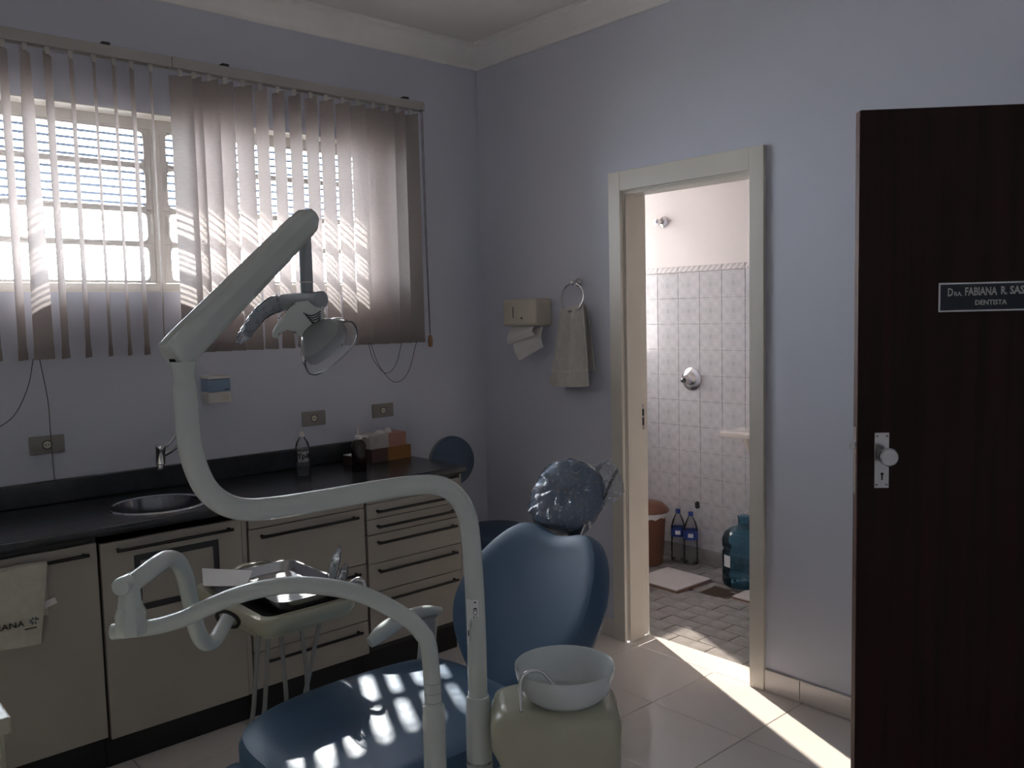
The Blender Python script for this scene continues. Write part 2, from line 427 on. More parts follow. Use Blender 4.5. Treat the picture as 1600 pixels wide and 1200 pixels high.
# door wall (bathroom door, entrance door out of frame on the right)
E0, E1, EZ = -2.94, -3.74, 2.10
bm = bm_new()
def wbox(y0, y1, z0, z1): box(bm, 0, BX0, min(y0, y1), max(y0, y1), z0, z1)
wbox(TH, D0 + 0.03, -0.02, 3.0); wbox(D0 + 0.03, D1 - 0.03, DZ + 0.03, 3.0); wbox(D1 - 0.03, E0, -0.02, 3.0); wbox(E0, E1, EZ, 3.0); wbox(E1, YR - 0.2, -0.02, 3.0)
wall_right = struct('wall_right', bm, 'wall_paint')
bm = bm_new(); box(bm, XW - TH, XW, YR - 0.2, 0, -0.02, 3.0); struct('wall_far_left', bm, 'bounce_paint')
bm = bm_new(); box(bm, XW, 0, YR - TH, YR, -0.02, 3.0); struct('wall_rear', bm, 'bounce_paint')
bm = bm_new(); box(bm, XW - TH, BX0, YR - 0.2, TH, ZC, ZC + 0.12); struct('ceiling', bm, 'ceiling_paint')
# cornice moulding
prof = [(0.0, 2.800), (0.012, 2.800), (0.016, 2.812), (0.030, 2.820), (0.046, 2.836), (0.060, 2.858), (0.082, 2.872), (0.086, 2.882), (0.105, 2.886), (0.108, 2.8995), (0.0, 2.8995)]
bm = bm_new(); prism(bm, prof, lambda u, v, t: Vector((t + (-u if t > -1 else u), -u, v)), XW, 0.0); struct('trim_1', bm, 'cornice', True)
bm = bm_new(); prism(bm, prof, lambda u, v, t: Vector((-u, t + (-u if t > -1 else u), v)), YR, 0.0); struct('trim_2', bm, 'cornice', True)
bm = bm_new(); prism(bm, prof, lambda u, v, t: Vector((XW + u, t + (-u if t > -1 else u), v)), YR, 0.0); struct('trim_3', bm, 'cornice', True)
# baseboard tiles along the door wall
bm = bm_new(); box(bm, -0.004, 0, E0 + 0.07, -1.714, 0, 0.085); bb = struct('baseboard_right', bm, 'grout')
for y1, y0 in ((-1.7145, -1.8660), (-1.8685, -2.2755), (-2.2780, -2.685), (-2.6875, -2.868)):
    bm = bm_new(); box(bm, -0.011, -0.001, y0, y1, 0.0005, 0.087, 0.001, 1); link('tile', bm, 'floor_tile', bb)
bm = bm_new(); box(bm, -0.004, 0, -0.918, -0.012, 0, 0.085); bb2 = struct('baseboard_corner', bm, 'grout')
for y1, y0 in ((-0.012, -0.2365), (-0.2395, -0.646), (-0.649, -0.918)):
    bm = bm_new(); box(bm, -0.011, -0.001, y0, y1, 0.0005, 0.087, 0.001, 1); link('tile', bm, 'floor_tile', bb2)
bm = bm_new(); box(bm, -0.585, -0.012, -0.011, -0.0005, 0.0005, 0.087, 0.001, 1); struct('baseboard_left', bm, 'floor_tile')

# bathroom door frame
door1 = bpy.data.objects.new('door_1', None); COL.objects.link(door1); door1.location = (0, -1.32, 0); door1['kind'] = 'structure'; OFF['door_1'] = Vector((0, -1.32, 0))
def casing(name, y0, y1, z0, z1, par, x0=-0.018, x1=0.0):
    b = bm_new(); box(b, x0, x1, min(y0, y1), max(y0, y1), z0, z1, 0.003, 2); return link(name, b, 'frame_paint', par)
casing('casing', -0.922, D0 + 0.004, 0.0, 2.147, door1); casing('casing', -1.714, D1 - 0.004, 0.0, 2.147, door1); casing('casing', D0 + 0.004, D1 - 0.004, DZ + 0.006, 2.147, door1)
for y0, y1, z0, z1 in ((D0 + 0.03, D0, 0, DZ + 0.03), (D1 - 0.03, D1, 0, DZ + 0.03), (D0, D1, DZ, DZ + 0.03)):
    casing('jamb', y0, y1, z0, z1, door1, 0.0005, BX0 + 0.004)
for y0, y1, z0, z1 in ((D0, D0 - 0.010, 0.0, DZ), (D1, D1 + 0.010, 0.0, DZ), (D0 - 0.010, D1 + 0.010, DZ - 0.010, DZ)):
    casing('door_stop', y0, y1, z0, z1, door1, 0.004, 0.105)
b = bm_new(); box(b, 0.108, 0.130, D0 - 0.002, D0 + 0.0005, 0.98, 1.10); sp_ = link('strike_plate', b, 'steel', door1)
b = bm_new(); box(b, 0.112, 0.126, D0 - 0.0026, D0 - 0.0015, 1.00, 1.035); link('strike_hole', b, 'rubber', sp_)
b = bm_new(); box(b, 0.112, 0.126, D0 - 0.0026, D0 - 0.0015, 1.045, 1.075); link('strike_hole', b, 'rubber', sp_)
# entrance door frame (hinge side of the open wooden door)
door2 = bpy.data.objects.new('door_2', None); COL.objects.link(door2); door2.location = (0, -3.34, 0); door2['kind'] = 'structure'; OFF['door_2'] = Vector((0, -3.34, 0))
casing('casing', E0 + 0.07, E0, 0, 2.17, door2); casing('casing', E1, E1 - 0.07, 0, 2.17, door2); casing('casing', E0, E1, EZ, 2.17, door2)
# unseen hall added behind the entrance to keep sky light out
bm = bm_new(); box(bm, 0.0, 1.5, -4.5, -2.3, -0.1, -0.003); struct('floor_hall', bm, 'floor_tile')
bm = bm_new(); box(bm, 1.5, 1.6, -4.5, -2.3, -0.1, 3.0); box(bm, BX0, 1.5, -2.4, -2.3, -0.003, 3.0); box(bm, BX0, 1.5, -4.5, -4.4, -0.003, 3.0); struct('wall_hall', bm, 'white_paint')
bm = bm_new(); box(bm, BX0, 1.6, -4.5, -2.3, 2.9, 3.0); struct('ceiling_hall', bm, 'ceiling_paint')

# ------------------------------------------------------------------ bathroom
bm = bm_new(); box(bm, 0.144, BX1 + 0.16, BY0 - 0.15, BY1 + 0.16, -0.12, -0.018); bfloor = struct('floor_bathroom', bm, 'light_grout')
bt_me = shared_box('tile', 0.0478, 0.0978, 0.006, 'bath_floor', 0.001)
for i in range(12):
    for j in range(13):
        x = 0.196 + 0.1 * i; y = -2.0 + 0.2 * j + (0.1 if i % 2 else 0)
        if x > BX1 or y > BY1 or (0.76 < x < 1.02 and -1.0 < y < -0.74): continue
        o = bpy.data.objects.new('tile', bt_me); COL.objects.link(o); o.parent = bfloor; o.location = (x, y, -0.0135 + random.uniform(-0.0006, 0.0006)); o.rotation_euler = (random.uniform(-.004, .004), random.uniform(-.004, .004), 0)
bm = bm_new()
for a in ((0.745, 1.035, -1.0, -0.96), (0.745, 1.035, -0.78, -0.74), (0.745, 0.83, -0.96, -0.78), (0.985, 1.035, -0.96, -0.78)):
    box(bm, *a, -0.020, -0.0085)
link('tile', bm, 'bath_floor', bfloor)
# walls: the tiled wall facing the door
bm = bm_new(); box(bm, BX1, BX1 + 0.15, BY0 - 0.15, BY1 + 0.15, -0.02, 3.0); wb = struct('wall_bathroom', bm, 'white_paint')
bm = bm_new(); box(bm, BX1 - 0.003, BX1 - 0.0002, -1.24, BY1, -0.01, 1.755); link('tile_bed', bm, 'light_grout', wb)
TP = 0.1565
wt_me = shared_box('tile', 0.004, TP / 2 - 0.0010, 0.1545 / 2 - 0.0009, 'printed_tile', 0.0008)
for i in range(-5, 6):
    for k in range(11):
        yc = -0.467 + TP * (i + 0.5); zc = 1.7545 - 0.1545 * (k + 0.5)
        if yc > BY1: continue
        o = bpy.data.objects.new('tile', wt_me); COL.objects.link(o); o.parent = wb
        o.location = (BX1 - 0.006 + random.uniform(-0.0004, 0.0004), yc, zc); o.rotation_euler = (0, random.uniform(-.003, .003), random.uniform(-.003, .003))
ls_me = shared_box('border_tile', 0.005, TP / 2 - 0.0008, 0.0165, 'listel_tile', 0.0015)
for i in range(-5, 6):
    o = bpy.data.objects.new('border_tile', ls_me); COL.objects.link(o); o.parent = wb; o.location = (BX1 - 0.006, -0.467 + TP * (i + 0.5), 1.7735)
    b = bm_new(); box(b, BX1 - 0.014, BX1 - 0.0105, -0.467 + TP * i + 0.001, -0.467 + TP * (i + 1) - 0.001, -0.006, 0.085, 0.001, 1); link('skirting_tile', b, 'bath_floor', wb)
b = bm_new(); prism(b, [(-0.016, -0.012), (-0.012, 0.022), (0.004, 0.027), (0.020, 0.012), (0.019, -0.016), (0.006, -0.022)], lambda u, v, t: Vector((t, -0.446 + u, 0.345 + v)), BX1 - 0.0112, BX1 - 0.006); link('broken_hole', b, 'rubber', wb, label='dark broken hole knocked in a wall tile')
# the other bathroom walls
bm = bm_new(); box(bm, BX0, BX1, BY0 - 0.15, BY0, -0.02, 3.0); struct('wall_bathroom_near', bm, 'white_paint')
bwx0, bwx1, bwz0, bwz1 = 0.42, 1.14, 1.20, 2.50
bm = bm_new()
box(bm, 0, bwx0, BY1, BY1 + 0.15, -0.02, 3.0); box(bm, bwx1, BX1, BY1, BY1 + 0.15, -0.02, 3.0); box(bm, bwx0, bwx1, BY1, BY1 + 0.15, -0.02, bwz0); box(bm, bwx0, bwx1, BY1, BY1 + 0.15, bwz1, 3.0)
box(bm, 0, BX0, TH, BY1, -0.02, 3.0)
struct('wall_bathroom_outer', bm, 'white_paint')
bm = bm_new(); box(bm, 0, BX1 + 0.15, BY0 - 0.15, BY1 + 0.15, ZC, ZC + 0.12); struct('ceiling_bathroom', bm, 'white_paint')
w2 = bpy.data.objects.new('window_2', None); COL.objects.link(w2); w2.location = (0.75, 0.53, 1.2); w2['kind'] = 'structure'; OFF['window_2'] = Vector((0.75, 0.53, 1.2))
b = bm_new()
for a in ((bwx0, bwx0 + 0.03, bwz0, bwz1), (bwx1 - 0.03, bwx1, bwz0, bwz1), (bwx0, bwx1, bwz0, bwz0 + 0.03), (bwx0, bwx1, bwz1 - 0.03, bwz1)):
    box(b, a[0], a[1], 0.51, 0.54, a[2], a[3])
link('frame', b, 'steel_frame', w2)
b = bm_new(); box(b, 0.800, 0.830, 0.51, 0.54, bwz0 + 0.03, bwz1 - 0.03); link('mullion', b, 'steel_frame', w2)
b = bm_new(); box(b, bwx0 + 0.03, 0.800, 0.522, 0.526, bwz0 + 0.03, bwz1 - 0.03); link('pane', b, 'frosted_glass', w2)
b = bm_new(); box(b, 0.830, bwx1 - 0.03, 0.522, 0.526, bwz0 + 0.03, bwz1 - 0.03); link('pane', b, 'bath_glass', w2)

# ------------------------------------------------------------------ outside: yard and roof overhang over the window
bm = bm_new(); box(bm, -12, 12, TH, 14, -0.5, -0.3); struct('ground_outside', bm, 'ground')
bm = bm_new(); box(bm, XW - 0.5, -0.02, TH, TH + 0.80, 2.80, 2.92); struct('roof_overhang', bm, 'roof_concrete')

# ------------------------------------------------------------------ steel window
w1 = bpy.data.objects.new('window_1', None); COL.objects.link(w1); w1.location = (-1.64, 0.12, WZ0); w1['kind'] = 'structure'; OFF['window_1'] = Vector((-1.64, 0.12, WZ0))
yf0, yf1 = 0.095, 0.125
zi0, zi1 = WZ0 + 0.004, WZ1 - 0.004
b = bm_new(); box(b, WX0 + 0.004, WX1 - 0.004, yf0, yf1, zi1 - 0.042, zi1, 0.002, 1); link('head_rail', b, 'steel_frame', w1)
b = bm_new(); box(b, WX0 + 0.004, WX1 - 0.004, yf0, yf1, zi0, zi0 + 0.035, 0.002, 1); link('sill_rail', b, 'steel_frame', w1)
for x0, x1 in ((WX0 + 0.004, WX0 + 0.04), (-1.668, -1.628), (WX1 - 0.04, WX1 - 0.004)):
    b = bm_new(); box(b, x0, x1, yf0 - 0.004, yf1 + 0.002, zi0 + 0.035, zi1 - 0.042, 0.002, 1); link('mullion', b, 'steel_frame', w1)
rows = [(2.163, 2.312), (1.986, 2.163), (1.847, 1.986), (1.688, 1.847)]
for x0, x1 in ((WX0 + 0.04, -1.668), (-1.628, WX1 - 0.04)):
    for z0, z1 in rows:
        b = bm_new(); s = 0.012
        for a in ((x0, x0 + s + 0.014, z0, z1), (x1 - s - 0.014, x1, z0, z1), (x0 + s + .014, x1 - s - .014, z0, z0 + s), (x0 + s + .014, x1 - s - .014, z1 - s, z1)):
            box(b, a[0] + .0005, a[1] - .0005, yf0 + 0.002, yf1, a[2] + .0005, a[3] - .0005)
        for cx, sx in ((x0 + s + .014, 1), (x1 - s - .014, -1)):       # rounded inner corners
            for cz, sz in ((z0 + s, 1), (z1 - s, -1)):
                prism(b, [(0, 0), (0.022, 0), (0.008, 0.003), (0.003, 0.008), (0, 0.022)], lambda u, v, t: Vector((cx + sx * u, t, cz + sz * v)), yf0 + 0.004, yf1 - 0.004)
        sash = link('sash', b, 'steel_frame', w1)
        b = bm_new()
        box(b, x0 + 0.02, x1 - 0.02, 0.108, 0.1105, z0 + s - 0.003, z1 - s + 0.003)
        patt = z0 > 1.98; pit = 0.031 if patt else 0.023; z = z0 + s + 0.006
        while z < z1 - s - 0.008:                                        # cast ribs of the fluted glass
            vs = []
            A = [(0.108, z), (0.1055, z + 0.0025), (0.1050, z + 0.0055), (0.1055, z + 0.0085), (0.108, z + 0.011)]
            for xx in (x0 + 0.022, x1 - 0.022): vs.append([b.verts.new((xx, yy, zz)) for yy, zz in A])
            for q in range(4):
                f = b.faces.new((vs[0][q], vs[0][q + 1], vs[1][q + 1], vs[1][q])); f.material_index = 2 if patt else 1
            z += pit
        link('pane', b, ['pane_glass', 'rib_glass', 'darkened_rib'], sash)
    for z0, z1 in rows[1:3]:
        b = bm_new(); xx = x1 - 0.012 if x1 < -1.65 else x0 + 0.012
        tube(b, [(xx, yf0 - 0.012, z1 - 0.02), (xx, yf0 - 0.02, z1 - 0.06), (xx, yf0 - 0.012, z1 - 0.10)], 0.004, 8); link('lever', b, 'steel_frame', w1)

# ------------------------------------------------------------------ vertical blinds
YB = -0.09
def slat(bl, x, th_t, th_b, z0, z1, curve=0.004, wd=0.089):
    b = bm_new(); rows_ = 14; colsn = 6
    def pt(u, t, k):
        th = th_b + (th_t - th_b) * (t ** 1.5)
        xx = (u - 0.5) * wd; yy = curve * (1 - (2 * u - 1) ** 2) + k
        return Vector((x + xx * math.cos(th) - yy * math.sin(th), YB + xx * math.sin(th) + yy * math.cos(th), z0 + (z1 - z0) * t))
    g = [[b.verts.new(pt(i / colsn, j / rows_, 0)) for i in range(colsn + 1)] for j in range(rows_ + 1)]
    for j in range(rows_):
        for i in range(colsn): b.faces.new((g[j][i], g[j][i + 1], g[j + 1][i + 1], g[j + 1][i]))
    s = link('slat', b, 'slat_fabric', bl, True)
    b = bm_new()                                                        # weighted hem pocket
    hz = 0.040
    for k in (0.0012, -0.0012):
        A = [[b.verts.new(pt(i / 4, (0.001 if j == 0 else hz / (z1 - z0)), k * (2.2 if j == 0 else 1))) for i in range(5)] for j in range(2)]
        for i in range(4): b.faces.new((A[0][i], A[0][i + 1], A[1][i + 1], A[1][i]))
    link('hem_weight', b, 'slat_fabric', s, True)
    b = bm_new(); box(b, x - 0.008, x + 0.008, YB - 0.004, YB + 0.004, z1 - 0.004, z1 + 0.022); link('carrier', b, 'white_plastic', s)
def headrail(bl, x0, x1):
    b = bm_new()
    box(b, x0, x1, YB - 0.024, YB - 0.020, 2.518, 2.558, 0.001, 1); box(b, x0, x1, YB + 0.020, YB + 0.024, 2.518, 2.558, 0.001, 1); box(b, x0, x1, YB - 0.020, YB + 0.020, 2.553, 2.558)
    box(b, x0, x0 + 0.004, YB - 0.020, YB + 0.020, 2.518, 2.553); box(b, x1 - 0.004, x1, YB - 0.020, YB + 0.020, 2.518, 2.553)
    link('headrail', b, 'slat_rail', bl)
mat('slat_rail', (0.50, 0.47, 0.45), 0.5, noise=0.04)
bl_l = thing('vertical_blind', 'pale vertical blind with slats turned edge-on, left half of the window', 'blind', (-2.2, YB, 2.518))
headrail(bl_l, -2.86, -1.640)
bl_r = thing('vertical_blind', 'pale vertical blind with slats turned nearly closed, right half of the window', 'blind', (-1.03, YB, 2.518))
headrail(bl_r, -1.637, -0.425)
for bl, xs in ((bl_l, (-2.6, -1.88)), (bl_r, (-1.42, -0.53))):
    for x in xs:
        b = bm_new(); box(b, x - 0.014, x + 0.014, YB - 0.022, -0.0005, 2.558, 2.569); box(b, x - 0.012, x + 0.012, -0.004, -0.0005, 2.556, 2.582); link('bracket', b, 'dark_trim', bl)
ZB, ZT = 1.400, 2.498
for x, a, c in ((-2.80, 76, 74), (-2.73, 77, 75), (-2.655, 76, 76), (-2.58, 76, 74), (-2.505, 76, 74), (-2.43, 76, 74), (-2.36, 76, 74), (-2.29, 76, 74), (-2.219, 60, 60), (-2.15, 56, 30), (-2.078, 58, 60), (-2.0, 65, 63), (-1.921, 67, 66), (-1.851, 64, 65), (-1.786, 61, 60), (-1.715, 64, 68)):
    slat(bl_l, x, rad(a), rad(c), ZB, ZT)
for x, a, c in ((-1.600, -34, -36), (-1.545, -74, -74), (-1.483, -64, -62), (-1.415, -72, -73), (-1.340, -62, -62), (-1.262, -80, -80), (-1.184, -84, -82), (-1.106, -82, -82), (-1.027, -81, -81), (-0.950, -77, -77), (-0.868, -75, -75), (-0.788, -70, -70), (-0.707, -62, -62), (-0.631, -76, -76), (-0.568, -76, -76), (-0.496, -66, -66)):
    slat(bl_r, x, rad(a), rad(c), ZB, ZT)
for pts in ([(-0.445, YB - 0.03, 2.52), (-0.443, YB - 0.03, 2.0), (-0.438, YB - 0.03, 1.42)], [(-0.452, YB - 0.028, 2.52), (-0.450, YB - 0.03, 2.0), (-0.441, YB - 0.03, 1.44)]):
    b = bm_new(); tube(b, pts, 0.0016, 6, 8); link('pull_cord', b, 'cord', bl_r)
b = bm_new(); lathe(b, [(0, 0), (0.010, 0.002), (0.013, 0.03), (0.009, 0.055), (0.004, 0.06), (0, 0.06)], (-0.439, YB - 0.03, 1.375), (0, 0, 1), 14); link('cord_tassel', b, 'tassel', bl_r, True)
for pts in ([(-0.790, YB - 0.02, 1.41), (-0.765, YB - 0.02, 1.33), (-0.70, YB - 0.02, 1.262), (-0.64, YB - 0.02, 1.30), (-0.60, YB - 0.02, 1.41)], [(-0.785, YB - 0.03, 1.41), (-0.74, YB - 0.03, 1.30), (-0.66, YB - 0.03, 1.218), (-0.58, YB - 0.03, 1.255), (-0.52, YB - 0.03, 1.41)]):
    b = bm_new(); tube(b, pts, 0.0016, 6, 8); link('bead_chain', b, 'cord', bl_r)
for pts in ([(-2.17, YB - 0.01, 1.405), (-2.14, -0.05, 1.25), (-2.132, -0.025, 1.11), (-2.128, -0.022, 0.945)], [(-2.19, YB - 0.01, 1.405), (-2.215, YB - 0.01, 1.30), (-2.27, YB - 0.01, 1.20), (-2.36, YB - 0.01, 1.16), (-2.45, YB - 0.01, 1.21), (-2.50, YB - 0.01, 1.40)]):
    b = bm_new(); tube(b, pts, 0.0016, 6, 8); link('pull_cord', b, 'cord', bl_l)

# ------------------------------------------------------------------ worktop and cabinets
FY = -0.53
KZ0, KZ1 = 0.822, 0.855
wt = thing('worktop', 'long black speckled worktop with raised back edge under the window', 'worktop', (-1.85, -0.28, KZ0))
SX, SY, SR = -1.862, -0.335, 0.158                                     # round sink
b = bm_new()
out = [(-3.4, -0.0015), (-0.59, -0.0015), (-0.59, -0.560), (-3.4, -0.560)]
# slab with a round hole
def slab_hole(bm, x0, x1, y0, y1, z0, z1, cx, cy, r, n=40):
    rings = {}
    for z in (z0, z1):
        rings[z] = ([bm.verts.new((x, y, z)) for x, y in ((x0, y0), (x1, y0), (x1, y1), (x0, y1))], [bm.verts.new((cx + r * math.cos(2 * PI * k / n), cy + r * math.sin(2 * PI * k / n), z)) for k in range(n)])
    for z in (z0, z1):
        sq, ci = rings[z]
        for s in range(4):
            # the quarter of the circle facing this side
            a0 = (-135, -45, 45, 135)[s]
            idx = [int(round((a0 + 90 * t / 10) / 360 * n)) % n for t in range(11)]
            seq = []
            for q in idx:
                if not seq or seq[-1] != q: seq.append(q)
            bm.faces.new([sq[s], sq[(s + 1) % 4]] + [ci[q] for q in reversed(seq)])
    A, B = rings[z0], rings[z1]
    for s in range(4): bm.faces.new((A[0][s], A[0][(s + 1) % 4], B[0][(s + 1) % 4], B[0][s]))
    for k in range(n): bm.faces.new((A[1][k], A[1][(k + 1) % n], B[1][(k + 1) % n], B[1][k]))
slab_hole(b, -3.4, -0.59, -0.548, -0.0015, KZ0, KZ1, SX, SY, SR)
tube(b, [(-3.4, -0.549, (KZ0 + KZ1) / 2), (-2.0, -0.549, (KZ0 + KZ1) / 2), (-0.592, -0.549, (KZ0 + KZ1) / 2)], (KZ1 - KZ0) / 2, 14, 2, smooth_path=False)
link('slab', b, 'counter', wt, True)
b = bm_new(); box(b, -3.4, -0.800, -0.024, -0.0015, KZ1, 0.944, 0.006, 3); link('upstand', b, 'counter', wt)
# round stainless sink set into the worktop
sk = thing('sink', 'round stainless steel sink set into black worktop', 'sink', (SX, SY, KZ1))
b = bm_new(); lathe(b, [(SR + 0.018, 0.0005), (SR + 0.016, 0.005), (SR + 0.004, 0.006), (SR - 0.004, 0.002), (SR - 0.010, -0.02), (SR - 0.02, -0.10), (SR - 0.05, -0.125), (0.03, -0.132), (0.0, -0.132)], (SX, SY, KZ1), seg=48); link('bowl', b, 'dark_steel', sk, True)
b = bm_new(); lathe(b, [(SR + 0.0182, 0.0006), (SR + 0.0162, 0.0056), (SR + 0.004, 0.0068), (SR - 0.0035, 0.0030)], (SX, SY, KZ1), seg=48); link('rim', b, 'chrome', sk, True)
b = bm_new(); lathe(b, [(0.028, -0.131), (0.028, -0.128), (0.02, -0.129), (0, -0.129)], (SX, SY, KZ1)); link('drain', b, 'dark_steel', sk, True)

def handle(par, x0, x1, z, y=FY):
    b = bm_new(); r = 0.0060
    tube(b, [(x0, y + 0.001, z), (x0 + 0.001, y - 0.016, z), (x0 + 0.008, y - 0.023, z), (x0 + 0.02, y - 0.024, z), (x1 - 0.02, y - 0.024, z), (x1 - 0.008, y - 0.023, z), (x1 - 0.001, y - 0.016, z), (x1, y + 0.001, z)], r, 8, 3)
    return link('handle', b, 'handle', par, True)
def carcass(name, label, x0, x1, cat='cabinet', top=0.8215):
    t = thing(name, label, cat, ((x0 + x1) / 2, -0.28, 0.0))
    b = bm_new(); box(b, x0 + 0.001, x1 - 0.001, FY + 0.0195, -0.012, 0.125, top, 0.001, 1); link('body', b, 'dark_trim', t)
    b = bm_new(); box(b, x0 + 0.001, x1 - 0.001, -0.475, -0.03, 0.0, 0.1245); link('plinth', b, 'plinth', t)
    return t
def front(par, name, x0, x1, z0, z1):
    b = bm_new(); box(b, x0, x1, FY, FY + 0.019, z0, z1, 0.0012, 1); return link(name, b, 'cabinet', par)
# unit A, left edge of view
c = carcass('base_cabinet', 'grey base cabinet door with a towel on its black handle', -2.66, -2.132)
f = front(c, 'door', -2.656, -2.1360, 0.130, 0.800); handle(f, -2.60, -2.178, 0.768)
c = carcass('base_cabinet', 'grey base cabinet further left, past the towel cabinet', -3.39, -2.662)
f = front(c, 'door', -3.386, -3.03, 0.130, 0.800); handle(f, -3.35, -3.07, 0.768); f = front(c, 'door', -3.026, -2.666, 0.130, 0.800); handle(f, -2.99, -2.70, 0.768)
# unit B under the sink
c = carcass('sink_cabinet', 'grey cabinet under the sink, dark square frame on its door', -2.130, -1.612, top=0.71)
f = front(c, 'door', -2.1255, -1.634, 0.118, 0.792); handle(f, -2.070, -1.683, 0.764)
b = bm_new()
for a in ((-2.020, -1.724, 0.712, 0.734), (-2.020, -1.724, 0.538, 0.560), (-2.020, -2.000, 0.560, 0.712), (-1.744, -1.724, 0.560, 0.712)):
    box(b, a[0], a[1], FY - 0.003, FY - 0.0002, a[2], a[3])
link('vent_frame', b, 'dark_trim', f, label='flat dark rectangular frame on the door')
b = bm_new(); box(b, -1.631, -1.613, FY + 0.004, FY + 0.019, 0.118, 0.80); link('filler_strip', b, 'cabinet', c)
# unit C
c = carcass('drawer_cabinet', 'grey cabinet of three wide drawers between sink and narrow drawers', -1.610, -1.099)
front(c, 'top_rail', -1.606, -1.104, 0.746, 0.80)
for z0, z1, hz in ((0.512, 0.742, 0.713), (0.272, 0.508, 0.478), (0.128, 0.268, 0.233)):
    f = front(c, 'drawer', -1.606, -1.104, z0, z1); handle(f, -1.556, -1.155, hz)
# unit D
c = carcass('drawer_cabinet', 'grey cabinet of five stacked drawers at the right end of the worktop', -1.097, -0.600)
front(c, 'top_rail', -1.092, -0.604, 0.756, 0.80)
for z0, z1, hz in ((0.691, 0.753, 0.721), (0.625, 0.688, 0.657), (0.502, 0.621, 0.589), (0.381, 0.499, 0.468), (0.150, 0.377, 0.343)):
    f = front(c, 'drawer', -1.092, -0.604, z0, z1); handle(f, -1.042, -0.650, hz)
b = bm_new(); box(b, -0.6000, -0.592, FY + 0.002, -0.012, 0.125, 0.8215, 0.001, 1); link('end_panel', b, 'cabinet', c)

# towel over the handle of the left cabinet
def cloth_sheet(bm, nu, nv, fn, thick=0.003):
    g = [[fn(i / nu, j / nv) for i in range(nu + 1)] for j in range(nv + 1)]
    nr = [[None] * (nu + 1) for _ in range(nv + 1)]
    for j in range(nv + 1):
        for i in range(nu + 1):
            a = g[j][min(i + 1, nu)] - g[j][max(i - 1, 0)]; c_ = g[min(j + 1, nv)][i] - g[max(j - 1, 0)][i]
            nr[j][i] = a.cross(c_).normalized() * thick / 2
    A = [[bm.verts.new(g[j][i] + nr[j][i]) for i in range(nu + 1)] for j in range(nv + 1)]
    B = [[bm.verts.new(g[j][i] - nr[j][i]) for i in range(nu + 1)] for j in range(nv + 1)]
    for j in range(nv):
        for i in range(nu):
            bm.faces.new((A[j][i], A[j][i + 1], A[j + 1][i + 1], A[j + 1][i])); bm.faces.new((B[j][i], B[j + 1][i], B[j + 1][i + 1], B[j][i + 1]))
    for j in range(nv):
        bm.faces.new((A[j][0], A[j + 1][0], B[j + 1][0], B[j][0])); bm.faces.new((A[j][nu], B[j][nu], B[j + 1][nu], A[j + 1][nu]))
    for i in range(nu):
        bm.faces.new((A[0][i], B[0][i], B[0][i + 1], A[0][i + 1])); bm.faces.new((A[nv][i], A[nv][i + 1], B[nv][i + 1], B[nv][i]))
TYF = FY - 0.036
tw = thing('hand_towel', 'beige embroidered towel draped over the black handle of the left cabinet', 'towel', (-2.42, FY - 0.024, 0.53))
def tf(u, v):
    # v 0: back hem behind the bar; the cloth goes over the bar and down the front
    x = -2.585 + 0.29 * u
    if v < 0.3:
        t = v / 0.3; z = 0.60 + t * (0.778 - 0.60); y = FY - 0.0125
    elif v < 0.4:
        t = (v - 0.3) / 0.1; a = PI * t; y = FY - 0.0245 + 0.0118 * math.cos(a); z = 0.771 + 0.009 * math.sin(a)
    else:
        t = (v - 0.4) / 0.6; y = TYF - 0.006 * math.sin(u * 9) * t - 0.004; z = 0.770 - t * (0.235 + 0.012 * u)
        x -= 0.034 * t * u * 1.0
    return Vector((x, y, z))
b = bm_new(); cloth_sheet(b, 16, 40, tf, 0.004); link('cloth', b, 'towel_beige', tw, True)
text_mesh('embroidery', 'FABIANA', 0.026, (-2.372, TYF - 0.0125, 0.592), (1, 0, 0), (0, 0, 1), 'black_print', tw, 0.0012, 'RIGHT', 1.15)
b = bm_new(); box(b, -2.372, -2.338, TYF - 0.0128, TYF - 0.0105, 0.578, 0.581); link('embroidered_line', b, 'black_print', tw)
b = bm_new()
for k in range(7):
    a = rad(20 + 45 * k); obox(b, (-2.344 + 0.010 * math.cos(a), TYF - 0.0118, 0.601 + 0.008 * math.sin(a)), (math.cos(a), 0, math.sin(a)), (0, 1, 0), (-math.sin(a), 0, math.cos(a)), 0.004, 0.001, 0.0018)
link('embroidered_emblem', b, 'blue_print', tw)
b = bm_new(); obox(b, (-2.296, FY - 0.016, 0.636), (0.96, 0, 0.28), (0, 1, 0), (-0.28, 0, 0.96), 0.026, 0.0006, 0.011); link('care_tag', b, 'paper', tw)

# cream bin corner at the far left bottom of view
bn = thing('side_cabinet', 'cream cabinet whose top corner shows at the bottom left edge', 'cabinet', (-2.80, -1.70, 0))
b = bm_new(); box(b, -2.98, -2.670, -1.86, -1.45, 0.0, 0.812, 0.006, 2); cbd = link('body', b, 'cream', bn)
for z0_, z1_ in ((0.10, 0.33), (0.34, 0.57), (0.58, 0.80)):
    b = bm_new(); box(b, -2.972, -2.678, -1.872, -1.8605, z0_, z1_, 0.002, 1); dw_ = link('drawer', b, 'cream', bn)
    b = bm_new(); lathe(b, [(0.006, 0), (0.006, 0.010), (0.012, 0.014), (0.012, 0.022), (0, 0.024)], (-2.825, -1.872, (z0_ + z1_) / 2), (0, -1, 0), 16); link('knob', b, 'steel', dw_, True)
b = bm_new(); box(b, -2.985, -2.661, -1.876, -1.445, 0.8125, 0.842, 0.004, 2); link('top', b, 'cream', bn)

